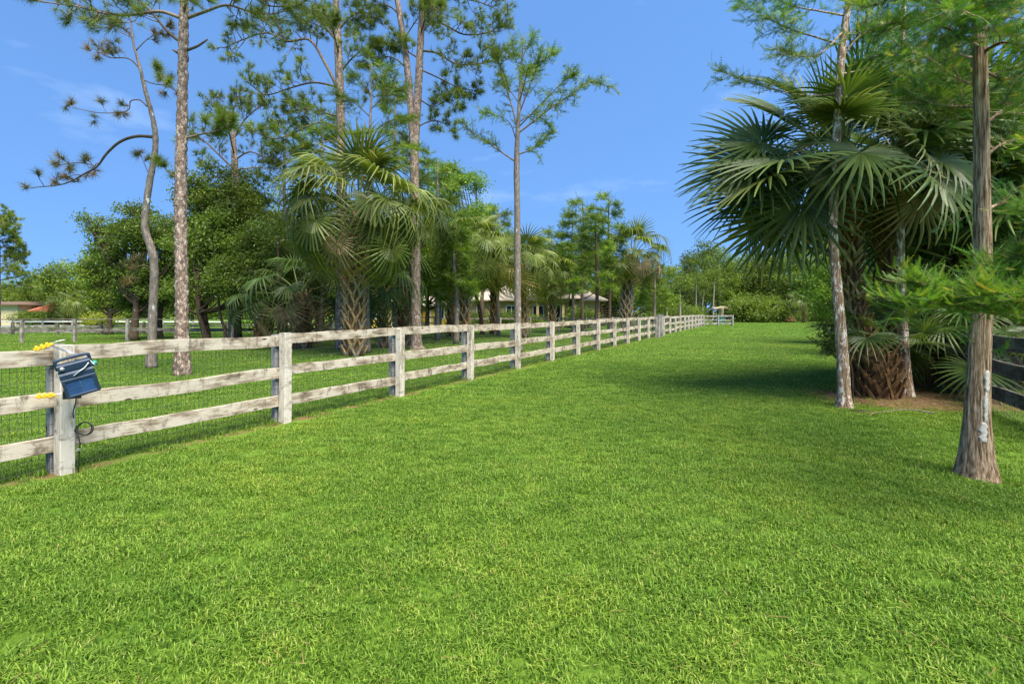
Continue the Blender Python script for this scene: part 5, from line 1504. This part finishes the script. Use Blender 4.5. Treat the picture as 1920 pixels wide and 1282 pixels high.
def house(label, x0, x1, y0, y1, ze, zr, wallm, roofm, openings, inset=3.0, over=0.7):
    root = thing('house', label, 'house', ((x0 + x1) / 2, (y0 + y1) / 2, 0))
    o = np.array(root.location)
    m_ = MB(); wall_box(m_, x0, x1, y0, y1, 0, ze - 0.12); m_.build('wall', wallm, root, o)
    m_ = MB(); hip_roof(m_, x0 - over, x1 + over, y0 - over, y1 + over, ze, zr, inset); rf = m_.build('roof', roofm, root, o)
    for (a, b_, z0, z1, kind) in openings:
        m_ = MB(); wall_box(m_, a, b_, y0 - 0.03, y0 + 0.02, z0, z1)
        w = m_.build(kind, M['dark_glass'] if kind != 'shutter' else M['machine'], root, o)
        m_ = MB()
        for (p0, p1, q0, q1) in ((a - .08, b_ + .08, z1, z1 + .09), (a - .08, a, z0, z1), (b_, b_ + .08, z0, z1), (a - .08, b_ + .08, z0 - .07, z0)):
            wall_box(m_, p0, p1, y0 - .06, y0 + .01, q0, q1)
        if kind == 'window':
            wall_box(m_, (a + b_) / 2 - .03, (a + b_) / 2 + .03, y0 - .055, y0, z0, z1)
        m_.build('frame', M['trim'], w, o)
    return root, o

# cream-roofed house behind the far fence
r_, o_ = house('tan house with pale cream hip roof seen behind the palms', GD(885, 52)[0], GD(1125, 52)[0], 52, 62, 2.75, 5.0, M['tan_wall'], M['roof_cream'],
      [(GD(920, 52)[0], GD(930, 52)[0], 0.1, 2.2, 'door'), (GD(1000, 52)[0], GD(1018, 52)[0], 0.9, 2.1, 'window'), (GD(1032, 52)[0], GD(1050, 52)[0], 0.1, 2.2, 'door'), (GD(950, 52)[0], GD(968, 52)[0], .9, 2.1, 'window'), (GD(1075, 52)[0], GD(1090, 52)[0], 0.9, 2.1, 'window'), (GD(895, 52)[0], GD(906, 52)[0], .9, 2.1, 'window')], 4.0)
m_ = MB(); hip_roof(m_, GD(1004, 52)[0], GD(1082, 52)[0], 48.6, 56, 2.9, 4.6, 2.0); m_.build('porch_roof', M['roof_cream'], r_, o_)
for px in (1008, 1030, 1056, 1078):
    m_ = MB(); x = GD(px, 49.2)[0]; wall_box(m_, x - .12, x + .12, 49.1, 49.34, 0, 2.78); m_.build('porch_post', M['tan_wall'], r_, o_)
# beige house at the left edge
r_, o_ = house('beige stucco house with brown eave and red tiled roof at the left edge', GD(-130, 56)[0], GD(33, 56)[0], 56, 66, 2.35, 2.75, M['plaster'], M['brown_trim'],
      [(GD(-40, 56)[0], GD(-22, 56)[0], .8, 1.7, 'window')], 2.5, .5)
x0, x1 = GD(35, 57)[0], GD(56, 57)[0]
m_ = MB(); hip_roof(m_, x0 - .3, x1 + .6, 56.6, 63, 1.65, 2.6, 0.2); m_.build('side_roof', M['roof_red'], r_, o_)
m_ = MB(); wall_box(m_, x0, x1, 58.5, 62, 0, 1.5); m_.build('carport_wall', M['dark_glass'], r_, o_)
# yellow outbuilding
house('yellow outbuilding with dark openings low behind the pine trunks', GD(690, 50)[0], GD(845, 50)[0], 50, 56, 2.2, 3.2, plain_mat('yellow_wall', (0.55, 0.36, 0.05), .8, var=.1, nscale=3), M['roof_cream'],
      [(GD(700, 50)[0], GD(712, 50)[0], .9, 1.9, 'window'), (GD(735, 50)[0], GD(750, 50)[0], .1, 1.95, 'door'), (GD(790, 50)[0], GD(806, 50)[0], .3, 1.95, 'shutter'), (GD(820, 50)[0], GD(832, 50)[0], .9, 1.8, 'window')], 2.0, .5)
# red roofed shed glimpsed at px 530
house('small shed with red and white roof glimpsed between dark trunks', GD(522, 54)[0], GD(552, 54)[0], 54, 57, 1.6, 2.4, M['trim'], M['roof_red'], [(GD(530, 54)[0], GD(538, 54)[0], .1, 1.3, 'door')], .6, .25)

# sand strip in the left paddock
mb = MB()
xs = np.linspace(GD(120, 41)[0], GD(330, 41)[0], 14)
top = [(x, 43.2 + 0.4 * math.sin(x * 1.3), 0.006) for x in xs]; bot = [(x, 39.6 + 0.5 * math.sin(x * 0.9 + 1), 0.006) for x in xs]
mb.add(top + bot, [(14 + i, 15 + i, i + 1, i) for i in range(13)])
tag(mb.build('sand_path', M['sand']), kind='structure')

# ------------------------------------------------------------------ things at the far end of the lawn
def PW(px, D): return (px - 960) / F * D
D = 74
x = PW(1349, D)
root = thing('storage_bin', 'low dark green plastic bin at the far end of the lane', 'bin', (x, D, 0))
m_ = MB(); box(m_, (0, 0, .42), (.68, .38, .42), bev=.08); m_.build('tub', M['bin_green'], root)
m_ = MB(); box(m_, (0, 0, .9), (.74, .44, .05), bev=.03); m_.build('lid', M['bin_green'], root)
x2 = PW(1353, D + 2.2)
root = thing('bent_dead_tree', 'bleached bent dead trunk arching behind the green bin', 'dead tree', (x2, D + 2.2, 0))
m_ = MB()
pp = cat_rom([(3.2, .3, 0), (2.4, .2, .85), (1.2, .1, 1.75), (0.2, 0, 2.15), (-.5, 0, 2.05), (-1.25, 0, 1.95)], 6)
tube(m_, pp, np.interp(np.linspace(0, 1, len(pp)), [0, .6, .85, 1], [.26, .22, .22, .27]), 10, disp_flutes(.04, 4, 10)); m_.build('trunk', M['bleached'], root, smooth=True)
m_ = MB(); tube(m_, cat_rom([(0, 0, 2.1), (.05, 0, 1.4), (.0, 0, .6), (0, 0, 0)], 5), [.36, .35, .33, .31, .29, .27, .26, .25, .24, .22, .2, .2, .22, .24, .26, .3], 9, disp_flutes(.05, 4, 9)); m_.build('broken_stem', M['bleached'], root, smooth=True)
D = 76
root = thing('log_pile', 'brown heap of cut logs at the far edge of the lawn', 'logs', (PW(1481, D), D, 0))
for (xx, zz, r, yy, ln) in [(-.45, .22, .22, 0, .9), (0.02, .24, .24, .05, 1.0), (.5, .2, .2, -.05, .8), (-.2, .60, .2, 0, .85), (.25, .60, .19, .05, .9), (.02, .92, .17, 0, .7)]:
    m_ = MB(); tube(m_, [(xx, yy - ln / 2, zz), (xx, yy, zz + .01), (xx, yy + ln / 2, zz)], [r, r * 1.02, r * .96], 10); m_.build('log', M['boot_dark'], root, smooth=True)

# ------------------------------------------------------------------ solar energiser on the first post
ax = np.array([FD[0], FD[1], 0.0])          # along the fence
nx = np.array([FN[0], FN[1], 0.0])          # towards the lawn
post = np.array([FA[0], FA[1], 0]) + nx * 0.079
up = np.array([0, 0, 1.0])
vdir = unit(np.array([0.0, 0, 0]) + np.array([-post[0], -post[1], 0]))
fx = unit(np.cross(up, vdir)); fx = fx if fx[0] > 0 else -fx   # screen right
c0 = P(146, 704, 4.56)
roll = R(15); tilt = R(-12)
X_ = fx * math.cos(roll) + up * math.sin(roll)
Z_ = -fx * math.sin(roll) + up * math.cos(roll)
Y_ = unit(np.cross(Z_, X_))
Y_ = -vdir if np.dot(Y_, vdir) < 0 and False else Y_
Z2 = Z_ * math.cos(tilt) + Y_ * math.sin(tilt); Y2 = np.cross(Z2, X_)
AXS = np.stack([X_, Y2, Z2])
front = -1.0 if np.dot(Y2, vdir) < 0 else 1.0
root = thing('solar_energizer', 'dark blue solar fence charger with handle hanging on the first post', 'fence charger', c0)
def lp(a, b_, c): return X_ * a + Y2 * front * b_ + Z2 * c
AF = np.stack([X_, Y2 * front, Z2])
m_ = MB()
box(m_, lp(0, 0, -.055), (.122, .045, .115), AF, bev=.015)
box(m_, lp(0, -.012, .095), (.116, .034, .038), AF, bev=.012)
body = m_.build('housing', M['navy'], root)
m_ = MB()
for (a, c, ha, hc) in ((0, -.158, .118, .012), (0, -.008, .118, .012), (-.108, -.083, .012, .068), (.108, -.083, .012, .068)):
    box(m_, lp(a, .050, c), (ha, .012, hc), AF, bev=.004)
m_.build('panel_frame', M['navy'], root)
for i in range(3):
    for j in (-1, 1):
        m_ = MB(); box(m_, lp(j * .0475, .0495, -.083 + (i - 1) * .0425), (.0465, .003, .0203), AF); m_.build('solar_cell', M['cell'], root)
m_ = MB(); box(m_, lp(0, .0465, -.083), (.0965, .002, .0645), AF); m_.build('panel_backing', M['grid'], root)
m_ = MB()
hp = [lp(-.115, -.01, .085), lp(-.118, -.01, .150), lp(-.104, -.01, .172), lp(0, -.01, .178), lp(.104, -.01, .174), lp(.117, -.01, .152), lp(.114, -.01, .085)]
hp = cat_rom(hp, 4); tube(m_, hp, .0135, 8); m_.build('handle', M['navy'], root, smooth=True)
m_ = MB(); pp = cat_rom([lp(-.03, .05, .02), lp(.02, .052, .05), lp(.06, .045, .068), lp(.10, .03, .10)], 5); tube(m_, pp, .007, 6); m_.build('antenna_wire', M['steel'], root, smooth=True)
m_ = MB(); pp = [lp(.120, .0, .075), lp(.140, .0, .075), lp(.155, .0, .075)]; tube(m_, pp, [.016, .023, .014], 10); m_.build('terminal_knob', M['teal'], root, smooth=True)
m_ = MB(); pp = [lp(-.085, .024, .10), lp(-.085, .036, .10)]; tube(m_, pp, [.020, .016], 12); m_.build('switch_knob', M['steel'], root, smooth=True)
m_ = MB()
brc = P(135, 738, 4.66) - c0
box(m_, brc, (.065, .05, .04), np.stack([fx, np.cross(up, fx), up]), bev=.008)
box(m_, brc + up * .07 - fx * .02, (.03, .03, .05), np.stack([fx, np.cross(up, fx), up]), bev=.008)
m_.build('bracket', M['black'], root)
# black lead: down from the box, coils at the bottom rail, into the ground
org = P(150, 745, 4.6); org[2] = 0
root = thing('ground_lead', 'black coiled cable looping over the bottom rail beside the first post', 'cable', org)
m_ = MB()
Dc = 4.62
def cp(px, py, d=0): return P(px, py, Dc + d)
loop = [cp(144, 741), cp(141, 758), cp(137, 772), cp(138, 784)]
tube(m_, cat_rom(loop, 6), .0048, 6)
pts = []
for th in np.linspace(0, 4 * math.pi, 40):
    k = th / (4 * math.pi)
    pts.append(cp(158 + 14 * math.cos(th + 2.6) + 6 * k - 2, 803 - 12 * math.sin(th + 2.6), -.03 * k))
pts += [cp(140, 806), cp(146, 816), cp(150, 830), cp(149, 842), cp(148, 860), cp(147, 885)]
tube(m_, cat_rom(np.array(pts), 3), .0048, 6)
m_.build('lead', M['black'], root, org, smooth=True)
m_ = MB(); box(m_, cp(148, 842) , (.012, .01, .012)); m_.build('clamp', M['steel'], root, org)
# yellow insulators
for k, (px, py, lab) in enumerate(((82, 650, 'upper yellow insulator nailed at the top rail of the first post'), (86, 742, 'lower yellow insulator at the middle rail of the first post'))):
    c = P(px, py, 4.60)
    root = thing('insulator', lab, 'insulator', c, 'yellow insulators on the first post')
    A3 = np.stack([fx, np.cross(up, fx), up])
    tl = R(22) if k == 0 else 0
    fx2 = fx * math.cos(tl) + up * math.sin(tl); up2 = -fx * math.sin(tl) + up * math.cos(tl)
    A3 = np.stack([fx2, np.cross(up2, fx2), up2])
    m_ = MB()
    box(m_, fx2 * .0, (.068, .018, .014), A3, bev=.006)
    for q in (-.03, -.005, .02):
        box(m_, fx2 * q * 1.5 + up2 * .004, (.009, .024, .024), A3, bev=.005)
    m_.build('body', M['yellow'], root)
    m_ = MB(); tube(m_, cat_rom([fx2 * .05 - vdir * 0, fx2 * .09 + up * .01, fx2 * .16 + up * (.0 if k == 0 else -.0)], 4), .0035, 5); m_.build('wire_end', M['steel'], root, smooth=True)
m_ = MB()
org = P(105, 648, 4.66)
for sgn in (0, 1, 2):
    pp = cat_rom(np.array([P(92, 644 + sgn * 2, 4.7), P(112 + sgn * 4, 652 + sgn * 3, 4.6), P(140, 662 + sgn, 4.6), P(160, 668, 4.6), P(178, 684, 4.58)]), 5)
    tube(m_, pp, .003, 5)
tag(m_.build('tie_wire', M['steel'], None, org, smooth=True), 'twisted steel wire from the upper insulator to the solar charger', 'wire')

# ------------------------------------------------------------------ straw litter and grass
rs = np.random.default_rng(700)
m_ = MB()
pts = []
while len(pts) < 7000:
    x, y = rs.uniform(5.0, 9.8), rs.uniform(7.2, 10.3)
    if in_bed(x, y) < 1.05 + rs.normal(0, .12): pts.append((x, y))
pts = np.array(pts); n = len(pts)
a = rs.uniform(0, 6.28, n); ln = rs.uniform(.06, .2, n)
dv = np.stack([np.cos(a), np.sin(a), rs.normal(0, .12, n)], 1); sd = np.stack([-np.sin(a), np.cos(a), 0 * a], 1)
base = np.stack([pts[:, 0], pts[:, 1], rs.uniform(.02, .055, n)], 1)
v = np.stack([base - sd * .003, base + sd * .003, base + dv * ln[:, None]], 1).reshape(-1, 3)
m_.add(v, None, np.arange(n * 3).reshape(-1, 3), np.repeat(rs.random(n), 3))
tag(m_.build('pine_straw', M['straw']), 'loose reddish pine straw strewn under the right-hand palms', 'straw', kind='stuff')
# fallen palm stalk on the straw
org = P(1690, 776, 7.7); org[2] = 0
root = thing('fallen_stalk', 'pale fallen palm stalk lying on the straw bed', 'stalk', org)
m_ = MB(); pp = cat_rom([P(1645, 772, 7.4) * [1, 1, 0] + [0, 0, .05], P(1700, 775, 7.5) * [1, 1, 0] + [0, 0, .075], P(1752, 783, 7.3) * [1, 1, 0] + [0, 0, .06]], 6); tube(m_, pp, np.linspace(.005, .011, len(pp)), 6); m_.build('stalk', M['grey_bark'], root, org, smooth=True)
m_ = MB()
for k in range(9):
    e = pp[0] + np.array([-.25 + rs.normal(0, .05), rs.normal(0, .18), .0]); e[2] = .03
    tube(m_, [pp[0], (pp[0] + e) / 2 + [0, 0, .02], e], [.004, .006, .001], 3)
m_.build('dry_fan', M['frond_dead'], root, org)

m_ = MB()
n = 130
yy = rs.uniform(5, 22, n); xx = rs.uniform(-1.05, 1.08, n) * yy
wgt = np.where(xx > 0.25 * yy, .9, .45); kk = rs.random(n) < wgt
xx, yy = xx[kk], yy[kk]; n = len(xx)
leaves(m_, np.stack([xx, yy, rs.uniform(.03, .055, n)], 1), None, .045, rs, .4, up=2.0)
n2 = 900
yy = rs.uniform(1.6, 16, n2); xx = rs.uniform(-1.05, 1.08, n2) * yy
a = rs.uniform(0, 6.28, n2); ln = rs.uniform(.06, .16, n2)
b0 = np.stack([xx, yy, rs.uniform(.03, .055, n2)], 1); dv = np.stack([np.cos(a), np.sin(a), rs.normal(0, .06, n2)], 1); sd = np.stack([-np.sin(a), np.cos(a), 0 * a], 1)
m_.add(np.stack([b0 - sd * .0016, b0 + sd * .0016, b0 + dv * ln[:, None]], 1).reshape(-1, 3), None, np.arange(n2 * 3).reshape(-1, 3), np.repeat(rs.random(n2), 3))
tag(m_.build('leaf_litter', M['straw']), 'sparse fallen pine needles and leaf bits on the lawn', 'leaves', kind='stuff')

def tuft_obj(name, seed, K, rad, h0, h1, wd, lean):
    rs = np.random.default_rng(seed)
    m_ = MB()
    rr = rad * np.sqrt(rs.random(K)); aa = rs.uniform(0, 6.28, K)
    b = np.stack([rr * np.cos(aa), rr * np.sin(aa), 0 * aa - .003], 1)
    th = rs.uniform(0, 6.28, K)
    d = np.stack([np.cos(th), np.sin(th), 0 * th], 1); s = np.stack([-np.sin(th), np.cos(th), 0 * th], 1)
    h = rs.uniform(h0, h1, K)[:, None]; le = (rs.uniform(.1, 1.0, K) * lean)[:, None]
    w = wd * rs.uniform(.7, 1.3, K)[:, None]
    up_ = np.array([0, 0, 1.0])
    m1 = b + up_ * h * .6 + d * h * le * .4
    tp = b + up_ * h * (1.0 - .35 * le) + d * h * le * 1.15
    v = np.stack([b - s * w * .4, b + s * w * .4, m1 + s * w * .5, m1 - s * w * .5, tp], 1).reshape(-1, 3)
    i = np.arange(K)[:, None] * 5
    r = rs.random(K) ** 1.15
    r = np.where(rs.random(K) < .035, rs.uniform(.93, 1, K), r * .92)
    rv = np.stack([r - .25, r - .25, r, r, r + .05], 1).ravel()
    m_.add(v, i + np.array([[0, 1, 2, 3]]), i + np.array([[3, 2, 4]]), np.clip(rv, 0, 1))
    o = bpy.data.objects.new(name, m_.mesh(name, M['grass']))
    return o
gcol = bpy.data.collections.new('grass_tufts')
specs = [('a', 44, .08, .022, .050, .0050, 1.1), ('b', 44, .08, .020, .046, .0050, 1.4), ('c', 44, .085, .022, .058, .0054, 1.0),
         ('d', 46, .14, .020, .045, .0075, 1.2), ('e', 46, .14, .020, .044, .0075, 1.4),
         ('f', 54, .28, .022, .048, .014, 1.2), ('g', 54, .28, .022, .048, .014, 1.4),
         ('h', 60, .70, .025, .055, .036, 1.2), ('i', 60, .70, .025, .055, .036, 1.3),
         ('j', 26, .07, .05, .13, .0055, .9)]
for i, (nm, K, rad, h0, h1, wd, le) in enumerate(specs):
    gcol.objects.link(tuft_obj('grass_tuft_' + nm, 800 + i, K, rad, h0, h1, wd, le))

rs = np.random.default_rng(810)
pts, idx, scl = [], [], []
def scatter(d0, d1, dens, ids, m_edge=1.4, x_lo=-1.12, x_hi=1.12):
    area = (d1 - d0) * (d1 + d0) / 2 * (x_hi - x_lo) + (d1 - d0) * 2 * m_edge
    n = int(area * dens)
    wmax = x_hi * d1 + m_edge; wmin = x_lo * d1 - m_edge
    m = int(n * 2.4)
    y = rs.uniform(d0, d1, m); x = rs.uniform(wmin, wmax, m)
    k = (x < x_hi * y + m_edge) & (x > x_lo * y - m_edge)
    x, y = x[k][:n], y[k][:n]
    f = (x - FA[0]) * FN[0] + (y - FA[1]) * FN[1]
    p_keep = np.where(np.abs(f - .08) < .17, .13, np.where(np.abs(f - .1) < .32, .6, 1.0))
    keep = rs.random(len(x)) < p_keep
    if d0 < 14:
        bed = np.array([in_bed(a, b) if (4 < a < 11 and 6 < b < 11.5) else 9.0 for a, b in zip(x, y)])
        keep &= (bed > 1.0) | (rs.random(len(x)) < .40)
    for (a, b, r) in TR:
        if d0 - 1 < b < d1 + 1: keep &= (x - a) ** 2 + (y - b) ** 2 > r * r * .7
    x, y = x[keep], y[keep]
    pts.append(np.stack([x, y, 0 * x], 1)); idx.append(rs.choice(ids, len(x)))
    hv = np.array([noise.noise(Vector((a * .9, b * .9, 7.0))) + .6 * noise.noise(Vector((a * 3.1, b * 3.1, 2.0))) for a, b in zip(x, y)])
    scl.append(rs.uniform(.8, 1.2, len(x)) * (1.0 + .22 * hv))
scatter(1.2, 5.0, 290, [0, 1, 2])
scatter(5.0, 9.0, 210, [0, 1, 2])
scatter(9.0, 16.0, 62, [3, 4])
scatter(16.0, 32.0, 16, [5, 6])
scatter(32.0, 86.0, 2.6, [7, 8])
# longer unmown grass along both fences and round the trunks
def strip(A, d, n_, ln, spread, off):
    t = rs.uniform(0, ln, n_)
    o = rs.normal(off, spread, n_)
    p = A[None] + d[None] * t[:, None] + np.array([d[1], -d[0]])[None] * o[:, None]
    pts.append(np.stack([p[:, 0], p[:, 1], 0 * t], 1)); idx.append(np.full(n_, 9)); scl.append(rs.uniform(.5, 1.0, n_))
strip(FA - FD * 2.5, FD, 900, 30, .10, -.12)
strip(FA - FD * 2.5, FD, 500, 30, .9, -1.2)
strip(RA - FD * 2.5, FD, 260, 10, .25, 0)
for (a, b, r) in TR:
    if 3 < b < 23:
        k = 12 if a < 4 else 16
        th = rs.uniform(0, 6.28, k); q = r * rs.uniform(.75, 1.25, k)
        pts.append(np.stack([a + np.cos(th) * q, b + np.sin(th) * q, 0 * th], 1)); idx.append(np.full(k, 9)); scl.append(rs.uniform(.35, .8, k))
pts = np.vstack(pts); idx = np.concatenate(idx); scl = np.concatenate(scl)
me = bpy.data.meshes.new('lawn_grass')
me.vertices.add(len(pts)); me.vertices.foreach_set('co', pts.astype(np.float32).ravel())
for nm, ty, dat in (('tuft', 'INT', idx.astype(np.int32)), ('size', 'FLOAT', scl.astype(np.float32)), ('turn', 'FLOAT', rs.uniform(0, 6.28, len(pts)).astype(np.float32))):
    at = me.attributes.new(nm, ty, 'POINT'); at.data.foreach_set('value', dat)
me.materials.append(M['grass'])
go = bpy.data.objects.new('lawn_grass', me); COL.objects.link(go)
tag(go, 'short green grass of the lawn and paddock', 'grass', kind='stuff')
ng = bpy.data.node_groups.new('grass_scatter', 'GeometryNodeTree')
ng.interface.new_socket('Geometry', in_out='INPUT', socket_type='NodeSocketGeometry')
ng.interface.new_socket('Geometry', in_out='OUTPUT', socket_type='NodeSocketGeometry')
gi = ng.nodes.new('NodeGroupInput'); gout = ng.nodes.new('NodeGroupOutput')
ci = ng.nodes.new('GeometryNodeCollectionInfo'); ci.inputs['Collection'].default_value = gcol
ci.inputs['Separate Children'].default_value = True; ci.inputs['Reset Children'].default_value = True
m2p = ng.nodes.new('GeometryNodeMeshToPoints')
iop = ng.nodes.new('GeometryNodeInstanceOnPoints')
iop.inputs['Pick Instance'].default_value = True
def na(name, ty):
    n = ng.nodes.new('GeometryNodeInputNamedAttribute'); n.data_type = ty; n.inputs['Name'].default_value = name
    return n.outputs['Attribute']
cx = ng.nodes.new('ShaderNodeCombineXYZ')
nl_ = ng.links.new
nl_(gi.outputs[0], m2p.inputs['Mesh']); nl_(m2p.outputs['Points'], iop.inputs['Points'])
nl_(ci.outputs[0], iop.inputs['Instance'])
nl_(na('tuft', 'INT'), iop.inputs['Instance Index'])
nl_(na('turn', 'FLOAT'), cx.inputs['Z'])
nl_(cx.outputs[0], iop.inputs['Rotation'])
nl_(na('size', 'FLOAT'), iop.inputs['Scale'])
nl_(iop.outputs[0], gout.inputs[0])
md = go.modifiers.new('scatter', 'NODES'); md.node_group = ng
